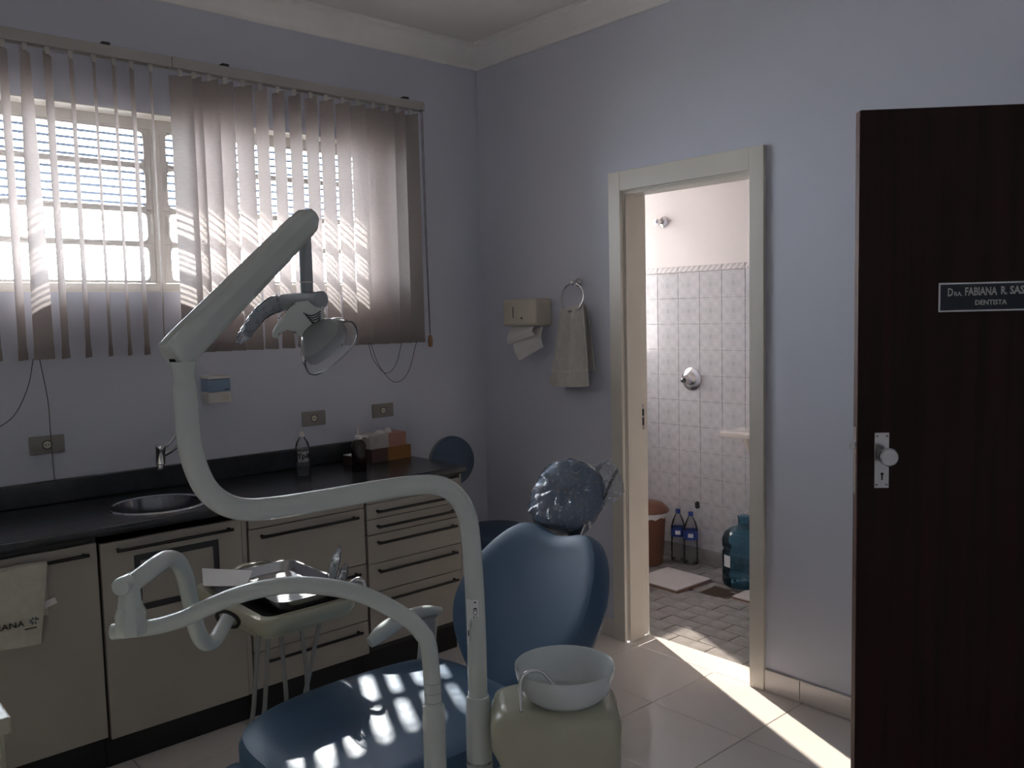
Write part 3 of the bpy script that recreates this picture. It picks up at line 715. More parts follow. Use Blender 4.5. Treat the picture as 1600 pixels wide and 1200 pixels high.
# ------------------------------------------------------------------ things on the worktop
bt = thing('detergent_bottle', 'clear plastic detergent bottle with printed label near the sink', 'bottle', (-1.200, -0.205, KZ1))
b = bm_new(); lathe(b, [(0, 0), (0.030, 0), (0.033, 0.006), (0.033, 0.060), (0.028, 0.072), (0.032, 0.085), (0.031, 0.120), (0.026, 0.142), (0.014, 0.160), (0.011, 0.166), (0.011, 0.176)], (-1.2, -0.205, KZ1 + 0.0005), seg=24); link('body', b, 'clear_plastic', bt, True)
b = bm_new(); lathe(b, [(0.013, 0.168), (0.013, 0.185), (0.008, 0.189), (0, 0.190)], (-1.2, -0.205, KZ1)); link('cap', b, 'white_plastic', bt, True)
b = bm_new(); lathe(b, [(0, 0.002), (0.030, 0.002), (0.030, 0.038), (0, 0.038)], (-1.2, -0.205, KZ1), seg=20); link('liquid', b, 'clear_plastic', bt, True)
q = Vector((-1.2, -0.205, KZ1)); tow = Vector((CAM.x - q.x, CAM.y - q.y, 0)).normalized(); lat = Vector((-tow.y, tow.x, 0))
def arc_label(par, c, r, a0, a1, z0, z1, mn, name='label'):
    b = bm_new(); n = 12; base = math.atan2(tow.y, tow.x)
    A = [[b.verts.new((c.x + r * math.cos(base + rad(a0 + (a1 - a0) * i / n)), c.y + r * math.sin(base + rad(a0 + (a1 - a0) * i / n)), c.z + z)) for i in range(n + 1)] for z in (z0, z1)]
    for i in range(n): b.faces.new((A[0][i], A[0][i + 1], A[1][i + 1], A[1][i]))
    return link(name, b, mn, par, True)
arc_label(bt, q, 0.0338, -38, 48, 0.062, 0.108, 'label_grey')
text_mesh('label_print', 'Ypê', 0.032, q + tow * 0.0350 + lat * 0.002 + Vector((0, 0, 0.078)), lat, (0, 0, 1), 'black_print', bt, 0.0006, 'CENTER', bold=0.0008)

pb = thing('pump_bottle', 'dark brown pump bottle with white pump in front of glove boxes', 'bottle', (-0.985, -0.310, KZ1))
b = bm_new(); lathe(b, [(0, 0), (0.029, 0), (0.032, 0.004), (0.032, 0.115), (0.026, 0.130), (0.014, 0.138), (0.014, 0.142)], (-0.985, -0.310, KZ1 + 0.0005), seg=24); link('body', b, 'brown_bottle', pb, True)
b = bm_new(); lathe(b, [(0.016, 0.142), (0.016, 0.156), (0.012, 0.158), (0.005, 0.159), (0.0048, 0.162), (0.0045, 0.193), (0, 0.193)], (-0.985, -0.310, KZ1)); 
tube(b, [(-0.985, -0.310, KZ1 + 0.15), (-0.965, -0.318, KZ1 + 0.152), (-0.950, -0.324, KZ1 + 0.150), (-0.946, -0.326, KZ1 + 0.142)], 0.005, 8); link('pump', b, 'white_plastic', pb, True)

def carton(name, label, cx, cy, z0, L, Wd, Hh, rz, ma, mb, split, par_top=True):
    t = thing(name, label, 'box', (cx, cy, z0), 'glove boxes on the worktop')
    ax = Vector((math.cos(rz), math.sin(rz), 0)); ay = Vector((-math.sin(rz), math.cos(rz), 0))
    b = bm_new(); obox(b, Vector((cx, cy, z0 + Hh / 2)) + ax * (-L / 2 + L * split / 2), ax, ay, (0, 0, 1), L * split / 2, Wd / 2, Hh / 2, 0.001, 1); link('carton_end', b, ma, t)
    b = bm_new(); obox(b, Vector((cx, cy, z0 + Hh / 2)) + ax * (L / 2 - L * (1 - split) / 2), ax, ay, (0, 0, 1), L * (1 - split) / 2 - 0.0002, Wd / 2, Hh / 2, 0.001, 1); link('carton_side', b, mb, t)
    return t, ax, ay
t1, ax, ay = carton('glove_box', 'orange and brown glove box, lower of the two on the worktop', -0.725, -0.118, KZ1, 0.225, 0.115, 0.062, rad(2), 'box_brown', 'box_orange', 0.40)
t2, ax, ay = carton('glove_box', 'white and pink glove box with glove poking out, upper one', -0.735, -0.112, KZ1 + 0.0625, 0.205, 0.110, 0.064, rad(2), 'box_white', 'box_pink', 0.5)
b = bm_new()
ctr = Vector((-0.735, -0.112, KZ1 + 0.0625 + 0.064))
lathe(b, [(0.030, -0.001), (0.026, 0.006), (0.015, 0.014), (0.008, 0.011), (0, 0.013)], ctr - ax * 0.02 - ay * 0.01, seg=12, squash=0.6)
lathe(b, [(0.022, -0.001), (0.018, 0.010), (0.010, 0.021), (0.004, 0.018), (0, 0.02)], ctr + ax * 0.025 - ay * 0.012, seg=10, squash=0.7)
link('glove', b, 'white_plastic', t2, True)
b = bm_new(); obox(b, Vector((-0.735, -0.112, KZ1 + 0.0945)) + ax * 0.1028, ax, ay, (0, 0, 1), 0.0007, 0.042, 0.026); link('end_flap', b, 'black_print', t2)
b = bm_new(); lathe(b, [(0.008, 0), (0.008, 0.0006), (0.006, 0.0006), (0.006, 0)], Vector((-0.735, -0.112, KZ1 + 0.098)) - ax * 0.07 - ay * 0.0552, -ay, 16); link('round_emblem', b, 'box_pink', t2)
cb = tag(None or link('small_box', (lambda b: (obox(b, (-0.905, -0.130, KZ1 + 0.022), (1, .1, 0), (-.1, 1, 0), (0, 0, 1), 0.035, 0.03, 0.0215, 0.001, 1), b)[1])(bm_new()), 'box_brown'), 'small dark brown carton between pump bottle and glove boxes', 'box')
b = bm_new(); obox(b, (-0.905, -0.130, KZ1 + 0.0445), (1, .1, 0), (-.1, 1, 0), (0, 0, 1), 0.034, 0.029, 0.0009); link('lid_edge', b, 'sticker', cb)

# ------------------------------------------------------------------ on the window wall
def outlet(x, z, label):
    t = thing('wall_outlet', label, 'outlet', (x, 0, z), 'sockets above the worktop')
    b = bm_new(); box(b, x - 0.060, x + 0.060, -0.009, -0.0005, z - 0.034, z + 0.034, 0.003, 2); link('cover_plate', b, 'outlet_plate', t)
    b = bm_new(); lathe(b, [(0.0175, 0), (0.0175, 0.0012), (0.0145, 0.0012), (0.0145, 0)], (x, -0.0088, z), (0, -1, 0), 24); link('socket_ring', b, 'rubber', t, True)
    b = bm_new(); lathe(b, [(0.0145, 0), (0.0140, 0.0022), (0, 0.0022)], (x, -0.0088, z), (0, -1, 0), 24); s = link('socket', b, 'outlet_socket', t, True)
    for dx in (-0.006, 0.006):
        b = bm_new(); cyl(b, (x + dx, -0.0105, z), (x + dx, -0.0114, z), 0.0025, seg=10); link('pin_hole', b, 'rubber', s)
    for dx in (-0.030, 0.030):
        b = bm_new(); cyl(b, (x + dx, -0.0085, z), (x + dx, -0.0096, z), 0.003, seg=10); link('screw', b, 'outlet_plate', t)
outlet(-2.142, 1.079, 'grey socket plate behind the hanging blind cord at far left')
outlet(-1.030, 1.071, 'grey socket plate above the detergent bottle')
outlet(-0.654, 1.073, 'grey socket plate above the glove boxes')
sd = thing('soap_dispenser', 'white wall soap dispenser with blue window above the sink', 'dispenser', (-1.50, 0, 1.185))
b = bm_new(); box(b, -1.548, -1.448, -0.080, -0.0005, 1.186, 1.232, 0.006, 2); link('base', b, 'white_plastic', sd)
b = bm_new(); box(b, -1.546, -1.450, -0.076, -0.0005, 1.233, 1.285, 0.004, 2); link('tank', b, 'soap_blue', sd)
b = bm_new(); box(b, -1.549, -1.447, -0.082, -0.0005, 1.286, 1.300, 0.004, 2); link('lid', b, 'white_plastic', sd)
b = bm_new(); lathe(b, [(0.013, 0), (0.014, 0.006), (0.009, 0.010), (0, 0.010)], (-1.478, -0.0795, 1.208), (0, -1, 0), 20); link('push_button', b, 'ivory_plastic', sd, True)
b = bm_new(); box(b, -1.476, -1.456, -0.0775, -0.0755, 1.240, 1.243); link('level_mark', b, 'black_print', sd)
tp = thing('tap', 'chrome wall tap with lever over the sink', 'tap', (-1.60, -0.0, 1.03))
b = bm_new(); tube(b, [(-1.62, -0.0005, 1.055), (-1.64, -0.06, 1.055), (-1.69, -0.13, 1.048), (-1.75, -0.19, 1.030), (-1.800, -0.225, 1.018)], 0.0095, 12); link('spout', b, 'chrome', tp, True)
b = bm_new(); lathe(b, [(0, 0), (0.013, 0), (0.014, 0.004), (0.014, 0.018), (0.018, 0.022), (0.018, 0.074), (0.020, 0.078), (0.020, 0.092), (0, 0.093)], (-1.812, -0.232, 0.967), (0.06, 0, 1), 20); link('valve_body', b, 'chrome', tp, True)
b = bm_new(); tube(b, [(-1.806, -0.232, 1.050), (-1.775, -0.215, 1.054), (-1.750, -0.20, 1.072), (-1.735, -0.195, 1.090)], [0.006, 0.0045, 0.0055], 10); link('lever', b, 'chrome', tp, True)
b = bm_new(); lathe(b, [(0.024, 0), (0.022, 0.006), (0.012, 0.010), (0, 0.010)], (-1.62, -0.0005, 1.055), (0, -1, 0), 20); link('wall_flange', b, 'chrome', tp, True)

# ------------------------------------------------------------------ on the door wall
pd = thing('paper_towel_dispenser', 'cream wall paper towel dispenser with a folded sheet hanging out', 'dispenser', (0, -0.40, 1.46))
b = bm_new(); box(b, -0.112, -0.0005, -0.532, -0.290, 1.468, 1.600, 0.016, 4); link('housing', b, 'ivory_plastic', pd, True)
b = bm_new(); box(b, -0.1128, -0.1112, -0.373, -0.368, 1.508, 1.562); link('level_slot', b, 'rubber', pd)
b = bm_new(); box(b, -0.1128, -0.1112, -0.438, -0.425, 1.502, 1.510); link('lock', b, 'rubber', pd)
b = bm_new(); cloth_sheet(b, 8, 10, lambda u, v: Vector((-0.065 - 0.03 * math.sin(v * 2.6) - 0.012 * v, -0.325 - 0.16 * u + 0.02 * v - 0.04 * v * u, 1.475 - v * 0.085 + 0.05 * v * (u - 0.3))), 0.001); link('paper_sheet', b, 'paper', pd, True)
b = bm_new(); cloth_sheet(b, 8, 8, lambda u, v: Vector((-0.080 + 0.03 * u - 0.016 * math.sin(v * 3), -0.330 - 0.19 * u - 0.045 * v * (1 - u) , 1.410 + 0.055 * u - 0.115 * v + 0.015 * u * v)), 0.001); link('paper_sheet', b, 'paper', pd, True)
rg = thing('towel_ring', 'chrome towel ring on the wall beside the bathroom door', 'ring', (0, -0.715, 1.66))
RC = Vector((-0.046, -0.713, 1.598))
b = bm_new()
pts = [RC + Vector((0.010 * math.cos(a), math.sin(a) * 0.074, math.cos(a) * 0.066)) for a in (2 * PI * k / 40 for k in range(41))]
tube(b, pts, 0.0036, 8, 1, smooth_path=False, caps=False); link('ring', b, 'chrome', rg, True)
b = bm_new(); lathe(b, [(0.020, 0), (0.020, 0.006), (0.010, 0.010), (0.009, 0.030), (0.012, 0.034), (0.012, 0.048), (0.006, 0.052), (0, 0.052)], (-0.0005, -0.715, 1.668), (-1, 0, 0), 20); link('wall_post', b, 'chrome', rg, True)
ht = thing('hand_towel', 'white hand towel hanging through the chrome ring', 'towel', (-0.05, -0.70, 1.17))
def towel_fn(front_):
    def fn(u, v):
        t = v
        wtop, wbot = 0.140, 0.268
        wd = wtop + (wbot - wtop) * (t ** 0.75)
        cy = -0.716 + 0.015 * t
        y = cy - (u - 0.5) * wd
        fold = (0.016 * math.sin(u * 15.5 + 0.6) * (1 - 0.45 * t) + 0.010 * math.sin(u * 7 + 2)) * min(1, 0.35 + t * 2)
        if front_: x = -0.050 - 0.008 * min(1, t * 12) + fold * 0.8 - 0.012 * t
        else: x = -0.045 + 0.016 * min(1, t * 12) + fold * 0.4
        z = 1.546 + 0.010 * abs(2 * u - 1) ** 2 + (0.022 * (u - 0.2) * (1 - t)) - t * ((0.372 if front_ else 0.30) - 0.006 * u)
        return Vector((min(x, -0.006), y, z))
    return fn
b = bm_new(); cloth_sheet(b, 44, 30, towel_fn(True), 0.004); tcl = link('front_fall', b, 'towel_cloth', ht, True)
b = bm_new(); fnA = towel_fn(True); cloth_sheet(b, 44, 3, lambda u, v: fnA(u, 0.80 + 0.01 * v) + Vector((-0.0022, 0, 0)), 0.002); link('woven_band', b, 'white_plastic', tcl, True)
b = bm_new(); cloth_sheet(b, 30, 20, towel_fn(False), 0.004); link('back_fall', b, 'towel_cloth', ht, True)

# open wooden entrance door, hinged at the door wall
DP = Vector((-0.547, -2.357, 0)); du = Vector((0.697, -0.717, 0)).normalized(); dn = Vector((-du.y, du.x, 0)) * -1    # dn faces the camera
if dn.dot(CAM - DP) < 0: dn = -dn
dl = thing('wooden_door', 'dark brown wooden door standing open with a name plate and knob', 'door', (DP.x, DP.y, 0))
def dpt(s, t, z): return DP + du * s + dn * t + Vector((0, 0, z))
DW = 0.742
b = bm_new(); obox(b, dpt(DW / 2, -0.0175, 1.0425), du, dn, (0, 0, 1), DW / 2, 0.0175, 1.0375, 0.0015, 1); leaf = link('leaf', b, 'dark_wood', dl)
b = bm_new(); obox(b, dpt(-0.0012, -0.0175, 1.0425), du, dn, (0, 0, 1), 0.0010, 0.0165, 1.036); link('edge_strip', b, 'wood_edge', dl)
b = bm_new(); obox(b, dpt(0.068, 0.0015, 1.072), du, dn, (0, 0, 1), 0.021, 0.0015, 0.082, 0.001, 1); esc = link('lock_plate', b, 'steel', dl)
b = bm_new(); c0 = dpt(0.070, 0.002, 1.090); lathe(b, [(0.012, 0), (0.012, 0.014), (0.017, 0.018), (0.017, 0.024), (0.012, 0.028), (0.012, 0.034), (0.025, 0.040), (0.027, 0.046), (0.027, 0.056), (0.023, 0.060), (0, 0.061)], c0, dn, 28); link('knob', b, 'steel', dl, True)
b = bm_new(); cyl(b, dpt(0.069, 0.0028, 1.032), dpt(0.069, 0.0034, 1.032), 0.0045, seg=12); obox(b, dpt(0.069, 0.0031, 1.022), du, dn, (0, 0, 1), 0.002, 0.0003, 0.008); link('keyhole', b, 'rubber', esc)
for s in (0.054, 0.082):
    for z in (1.000, 1.144):
        b = bm_new(); cyl(b, dpt(s, 0.0028, z), dpt(s, 0.0042, z), 0.0032, seg=10); link('screw', b, 'dark_steel', esc)
b = bm_new(); obox(b, dpt(-0.0028, -0.0175, 1.07), du, dn, (0, 0, 1), 0.0008, 0.011, 0.10); lp = link('lock_forend', b, 'steel', dl)
b = bm_new(); obox(b, dpt(-0.010, -0.0175, 1.115), du, dn, (0, 0, 1), 0.008, 0.006, 0.010, 0.002, 2); link('latch', b, 'steel', lp)
# the name plate
sg0, sg1, sz0, sz1 = 0.2215, 0.5105, 1.501, 1.585
b = bm_new(); obox(b, dpt((sg0 + sg1) / 2, 0.0015, (sz0 + sz1) / 2), du, dn, (0, 0, 1), (sg1 - sg0) / 2, 0.0015, (sz1 - sz0) / 2, 0.0008, 1); npl = link('name_plate', b, 'steel', dl, label='dark blue name plate with pale metal border and lettering')
b = bm_new(); obox(b, dpt((sg0 + sg1) / 2, 0.0033, (sz0 + sz1) / 2), du, dn, (0, 0, 1), (sg1 - sg0) / 2 - 0.005, 0.0004, (sz1 - sz0) / 2 - 0.005); link('plate_field', b, 'sign_blue', npl)
def dtext(body, h, s0_, s1_, z):
    o = text_mesh('lettering', body, h / 0.70, dpt(0, 0.0040, 0), du, (0, 0, 1), 'sign_letter', npl, 0.0006, 'LEFT', 1.0, bold=h * 0.035)
    me = o.data; off = OFF[npl.name]
    ss = [(v.co + off - DP).dot(du) for v in me.vertices]; zz = [v.co.z + off.z for v in me.vertices]
    a, c = min(ss), max(ss); za_, zb2 = min(zz), max(zz)
    for v, q1, q2 in zip(me.vertices, ss, zz):
        v.co += du * (s0_ + (q1 - a) / (c - a) * (s1_ - s0_) - q1)
        v.co.z = z + (q2 - za_) / (zb2 - za_) * h - off.z
dtext('D', 0.0235, 0.2467, 0.2615, 1.5460); dtext('RA.', 0.0125, 0.2645, 0.2870, 1.5465)
dtext('FABIANA', 0.0235, 0.2945, 0.3830, 1.5470); dtext('R.', 0.0235, 0.3940, 0.4105, 1.5480); dtext('SAS', 0.0235, 0.4185, 0.4580, 1.5485)
dtext('DENTISTA', 0.0145, 0.3230, 0.4105, 1.5195)

# ------------------------------------------------------------------ bathroom things
fl1 = thing('shower_outlet', 'chrome shower pipe stub high on the white bathroom wall', 'pipe', (BX1, -0.203, 2.07))
b = bm_new(); lathe(b, [(0.034, 0), (0.032, 0.012), (0.020, 0.020), (0.012, 0.022), (0.012, 0.034)], (BX1 - 0.0005, -0.203, 2.068), (-1, 0, 0), 24); link('flange', b, 'chrome', fl1, True)
b = bm_new(); lathe(b, [(0.012, 0.030), (0.014, 0.034), (0.014, 0.052), (0.018, 0.056), (0.018, 0.070), (0.010, 0.072), (0.009, 0.06), (0, 0.06)], (BX1, -0.203, 2.068), (-1, 0.05, 0.0), 20); link('pipe_end', b, 'chrome', fl1, True)
sv = thing('shower_valve', 'round chrome shower valve plate on the patterned tiles', 'valve', (BX1, -0.41, 1.114))
b = bm_new(); lathe(b, [(0.070, 0), (0.068, 0.008), (0.055, 0.016), (0.045, 0.019), (0.040, 0.030), (0.030, 0.042), (0.0, 0.046)], (BX1 - 0.0102, -0.410, 1.114), (-1, 0, 0), 36); link('plate', b, 'chrome', sv, True)
b = bm_new(); lathe(b, [(0.016, 0.03), (0.015, 0.05), (0.008, 0.054), (0, 0.054)], (BX1 - 0.012, -0.385, 1.108), (-1, 0.2, 0), 18); link('selector', b, 'dark_steel', sv, True)
bs = thing('wash_basin', 'pale porcelain basin edge jutting out on the bathroom right side', 'basin', (1.10, -1.05, 0.80))
b = bm_new(); prism(b, rrect(0.93, BX1 - 0.012, -1.23, -0.842, 0.02, 4), lambda u, v, t: Vector((u, v, t)), 0.842, 0.872, 0.008); link('rim', b, 'porcelain', bs, True)
b = bm_new(); prism(b, rrect(0.99, BX1 - 0.03, -1.19, -0.91, 0.07, 6), lambda u, v, t: Vector((1.13 + (u - 1.13) * (0.6 + 0.4 * (t - 0.70) / 0.1419), -1.04 + (v + 1.04) * (0.6 + 0.4 * (t - 0.70) / 0.1419), t)), 0.70, 0.8419, 0.01); link('bowl', b, 'porcelain', bs, True)
b = bm_new(); box(b, 1.02, BX1 - 0.011, -0.99, -0.97, 0.80, 0.8415); link('bracket', b, 'rubber', bs)
bi = thing('waste_bin', 'brown plastic bin with lid and white liner inside the bathroom', 'bin', (1.075, -0.215, 0))
b = bm_new(); lathe(b, [(0, 0.0), (0.098, 0.0), (0.104, 0.01), (0.122, 0.29), (0.124, 0.30), (0.118, 0.30), (0.0, 0.295)], (1.075, -0.215, -0.006), seg=32); link('body', b, 'bin_brown', bi, True)
b = bm_new(); lathe(b, [(0.128, 0.316), (0.131, 0.322), (0.126, 0.338), (0.095, 0.366), (0.05, 0.378), (0, 0.380)], (1.075, -0.215, 0), (0.03, -0.02, 1), seg=32); link('lid', b, 'bin_brown', bi, True)
b = bm_new()
prof_l = [(0.127, 0.285), (0.128, 0.300), (0.122, 0.316), (0.10, 0.318)]
lathe(b, prof_l, (1.075, -0.215, 0), seg=32)
for v_ in b.verts: v_.co.z += 0.008 * math.sin(v_.co.x * 90) * math.sin(v_.co.y * 70)
link('liner', b, 'paper', bi, True)
def pet(x, y, label):
    t = thing('water_bottle', label, 'bottle', (x, y, 0), 'empty water bottles by the bin')
    b = bm_new(); lathe(b, [(0, 0.004), (0.030, 0), (0.042, 0.006), (0.044, 0.02), (0.041, 0.05), (0.044, 0.06), (0.041, 0.09), (0.044, 0.10), (0.041, 0.13), (0.043, 0.15), (0.043, 0.205), (0.042, 0.22), (0.032, 0.255), (0.018, 0.285), (0.013, 0.293), (0.013, 0.312)], (x, y, -0.006), seg=24); link('body', b, 'pet_plastic', t, True)
    b = bm_new(); lathe(b, [(0.0150, 0.294), (0.0150, 0.316), (0.013, 0.319), (0, 0.319)], (x, y, -0.004), seg=18); link('cap', b, 'cap_blue', t, True)
    b = bm_new(); lathe(b, [(0.0448, 0.150), (0.0448, 0.205)], (x, y, 0), seg=24); lb = link('label_sleeve', b, 'cap_blue', t, True)
    b = bm_new(); n = 8
    A = [[b.verts.new((x + 0.0454 * math.cos(a), y + 0.0454 * math.sin(a), z)) for a in (rad(195 + 5 * i) for i in range(n + 1))] for z in (0.166, 0.190)]
    for i in range(n): b.faces.new((A[0][i], A[0][i + 1], A[1][i + 1], A[1][i]))
    link('label_patch', b, 'sticker', lb, True)
pet(1.240, -0.335, 'empty clear water bottle with blue label right beside the brown bin')
pet(1.232, -0.436, 'empty clear water bottle with blue label, farther from the brown bin')
jg = thing('water_jug', 'large translucent blue water jug on the bathroom floor', 'jug', (1.10, -0.895, 0))
b = bm_new(); lathe(b, [(0, 0.006), (0.09, 0.0), (0.112, 0.010), (0.120, 0.030), (0.118, 0.085), (0.113, 0.095), (0.118, 0.105), (0.120, 0.190), (0.113, 0.202), (0.113, 0.215), (0.121, 0.228), (0.120, 0.265), (0.105, 0.300), (0.070, 0.325), (0.040, 0.335), (0.034, 0.345), (0.033, 0.378), (0.036, 0.382), (0.036, 0.392), (0.030, 0.394)], (1.10, -0.895, -0.006), seg=40); link('body', b, 'jug_plastic', jg, True)
b = bm_new(); base = math.atan2(CAM.y + 0.895, CAM.x - 1.10) + rad(-50); n = 6
A = [[b.verts.new((1.10 + 0.1212 * math.cos(a), -0.895 + 0.1212 * math.sin(a), z)) for a in (base + rad(-12 + 4 * i) for i in range(n + 1))] for z in (0.115, 0.180)]
for i in range(n): b.faces.new((A[0][i], A[0][i + 1], A[1][i + 1], A[1][i]))
link('sticker', b, 'sticker', jg, True)
def slab(name, label, pts, z, h):
    t = thing(name, label, 'tile', (pts[0][0], pts[0][1], z), 'loose tiles on the bathroom floor')
    b = bm_new(); prism(b, pts, lambda u, v, tt: Vector((u, v, tt)), z, z + h * 0.6); link('clay_back', b, 'slab_edge', t)
    b = bm_new(); prism(b, pts, lambda u, v, tt: Vector((u, v, tt)), z + h * 0.6, z + h, 0.001, 1); link('glazed_face', b, 'slab_tile', t)
slab('loose_tile', 'loose pale floor tile lying in front of the brown bin', [(0.735, -0.40), (0.725, -0.715), (1.03, -0.725), (1.04, -0.41)], -0.0070, 0.018)
slab('loose_tile', 'loose pale floor tile lying in front of the blue jug', [(0.865, -0.975), (0.865, -1.25), (1.10, -1.25), (1.10, -1.03), (0.99, -0.972)], -0.0070, 0.014)
dr = thing('floor_drain', 'square dark metal floor drain grate in the bathroom', 'drain', (0.905, -0.865, -0.008))
b = bm_new()
for a in ((0.832, 0.842, -0.955, -0.785), (0.972, 0.982, -0.955, -0.785), (0.842, 0.972, -0.955, -0.945), (0.842, 0.972, -0.795, -0.785)): box(b, *a, -0.018, -0.0060)
link('rim', b, 'drain', dr)
for k in range(9):
    b = bm_new(); x = 0.848 + 0.0145 * k; box(b, x, x + 0.007, -0.945, -0.795, -0.017, -0.0070); link('bar', b, 'drain', dr)
b = bm_new(); box(b, 0.842, 0.972, -0.945, -0.795, -0.0179, -0.0175); link('sump', b, 'rubber', dr)

# ------------------------------------------------------------------ operator stool
st = thing('dental_stool', 'blue round stool with disc backrest behind the end of the worktop', 'stool', (-0.30, -0.42, 0))
SC = Vector((-0.30, -0.42, 0))
b = bm_new(); lathe(b, [(0, 0.430), (0.165, 0.430), (0.180, 0.442), (0.184, 0.465), (0.175, 0.488), (0.145, 0.498), (0, 0.502)], SC, seg=36); link('seat', b, 'blue_cushion', st, True)
b = bm_new(); lathe(b, [(0, 0.405), (0.17, 0.405), (0.178, 0.412), (0.178, 0.4295), (0, 0.4295)], SC, seg=32); link('seat_pan', b, 'chrome', st, True)
b = bm_new(); lathe(b, [(0, 0.10), (0.030, 0.10), (0.030, 0.24), (0.018, 0.245), (0.018, 0.405), (0, 0.405)], SC, seg=20); link('gas_column', b, 'dark_steel', st, True)
for k in range(5):
    a = rad(20 + 72 * k); d_ = Vector((math.cos(a), math.sin(a), 0))
    b = bm_new(); tube(b, [SC + d_ * 0.02 + Vector((0, 0, 0.12)), SC + d_ * 0.12 + Vector((0, 0, 0.105)), SC + d_ * 0.215 + Vector((0, 0, 0.075))], [0.018, 0.016, 0.012], 10); lg = link('leg', b, 'dark_steel', st, True)
    b = bm_new(); nn = d_.cross(Vector((0, 0, 1))); cc = SC + d_ * 0.215 + Vector((0, 0, 0.0265))
    cyl(b, cc - nn * 0.010, cc + nn * 0.010, 0.026, seg=18); cyl(b, cc + Vector((0, 0, 0.02)), cc + Vector((0, 0, 0.05)), 0.007, seg=10); link('castor', b, 'rubber', lg, True)
BC = Vector((-0.455, -0.292, 0.828)); bn_ = Vector((0.72, -0.42, 0.0)).normalized()
bn_ = Vector((CAM.x - BC.x, CAM.y - BC.y, 0)).normalized(); bn_ = (bn_ + Vector((0.5, 0.0, 0.05))).normalized()
b = bm_new(); lathe(b, [(0, -0.022), (0.102, -0.022), (0.116, -0.012), (0.119, 0.004), (0.110, 0.018), (0.06, 0.024), (0, 0.026)], BC, bn_, 36); link('backrest', b, 'blue_cushion', st, True)
b = bm_new(); lathe(b, [(0.117, -0.020), (0.1215, -0.016), (0.1215, -0.008), (0.117, -0.004)], BC, bn_, 36); link('backrest_rim', b, 'dark_steel', st, True)
b = bm_new(); tube(b, [SC + Vector((-0.10, 0.04, 0.41)), SC + Vector((-0.19, 0.10, 0.42)), BC - bn_ * 0.045 + Vector((0, 0, -0.26)), BC - bn_ * 0.040 + Vector((0, 0, -0.05)), BC - bn_ * 0.02], 0.011, 10); link('back_arm', b, 'dark_steel', st, True)

# ------------------------------------------------------------------ dental chair
ch = thing('dental_chair', 'blue vinyl dental chair with plastic wrapped headrest', 'dental chair', (-1.75, -1.78, 0))
CY = -1.78
ang = rad(55); vd = Vector((math.cos(ang), 0, math.sin(ang))); nb = Vector((-math.sin(ang), 0, math.cos(ang)))   # nb: patient side
P0 = Vector((-1.50, CY, 0.45))
half = [(0.0, 0.0), (0.05, 0.015), (0.10, 0.05), (0.175, 0.10), (0.235, 0.155), (0.272, 0.22), (0.280, 0.29), (0.268, 0.36), (0.238, 0.43), (0.195, 0.490), (0.150, 0.522), (0.105, 0.528), (0.06, 0.518), (0.0, 0.510)]
def cushion(half, fn, thick, nu=14, bulge=0.0, wing=0.0, inset=0.025):
    """upholstered slab: symmetric outline half [(u,v)...] from bottom centre to top centre, rounded rim"""
    H_ = catmull([Vector((u, v, 0)) for u, v in half], 4)
    b = bm_new()
    vs = [h.y for h in H_]; us = [max(h.x, 0.0) for h in H_]
    rows_ = []
    n = len(H_)
    lay = []   # (scale toward centre, t)
    c_v = (min(vs) + max(vs)) / 2
    full = [(u, v) for u, v in zip(us, vs)] + [(-u, v) for u, v in list(zip(us, vs))[-2:0:-1]]
    um = max(us)
    def ringpts(k, t):
        out = []
        for u, v in full:
            uu, vv = u * k, c_v + (v - c_v) * k
            tt = t
            if t > 0: tt = t + wing * (uu / um) ** 2 + bulge * (1 - (uu / um) ** 2)
            else: tt = t + wing * 0.6 * (uu / um) ** 2
            out.append(b.verts.new(fn(uu, vv, tt)))
        return out
    e_ = inset / um
    layers = [(0.25, -thick / 2), (0.6, -thick / 2), (1 - e_, -thick / 2), (1 - e_ * 0.3, -thick * 0.42), (1.0, -thick * 0.2), (1.0, thick * 0.15), (1 - e_ * 0.3, thick * 0.40), (1 - e_, thick / 2), (0.8, thick / 2), (0.6, thick / 2), (0.4, thick / 2), (0.2, thick / 2)]
    R_ = [ringpts(k, t) for k, t in layers]
    m_ = len(full)
    for A, B in zip(R_, R_[1:]):
        for j in range(m_): b.faces.new((A[j], A[(j + 1) % m_], B[(j + 1) % m_], B[j]))
    b.faces.new(R_[0]); b.faces.new(R_[-1])
    return b
b = cushion([(u * 0.935, v) for u, v in half], lambda u, v, t: P0 + Vector((0, u, 0)) + vd * v + nb * t, 0.085, bulge=-0.010, wing=0.030)
link('backrest', b, 'blue_vinyl', ch, True)
b = cushion([(0.0, 0.04), (0.16, 0.12), (0.22, 0.25), (0.2, 0.40), (0.12, 0.47), (0, 0.47)], lambda u, v, t: P0 + Vector((0, u, 0)) + vd * v + nb * (t - 0.050), 0.03); link('back_shell', b, 'enamel_grey', ch, True)
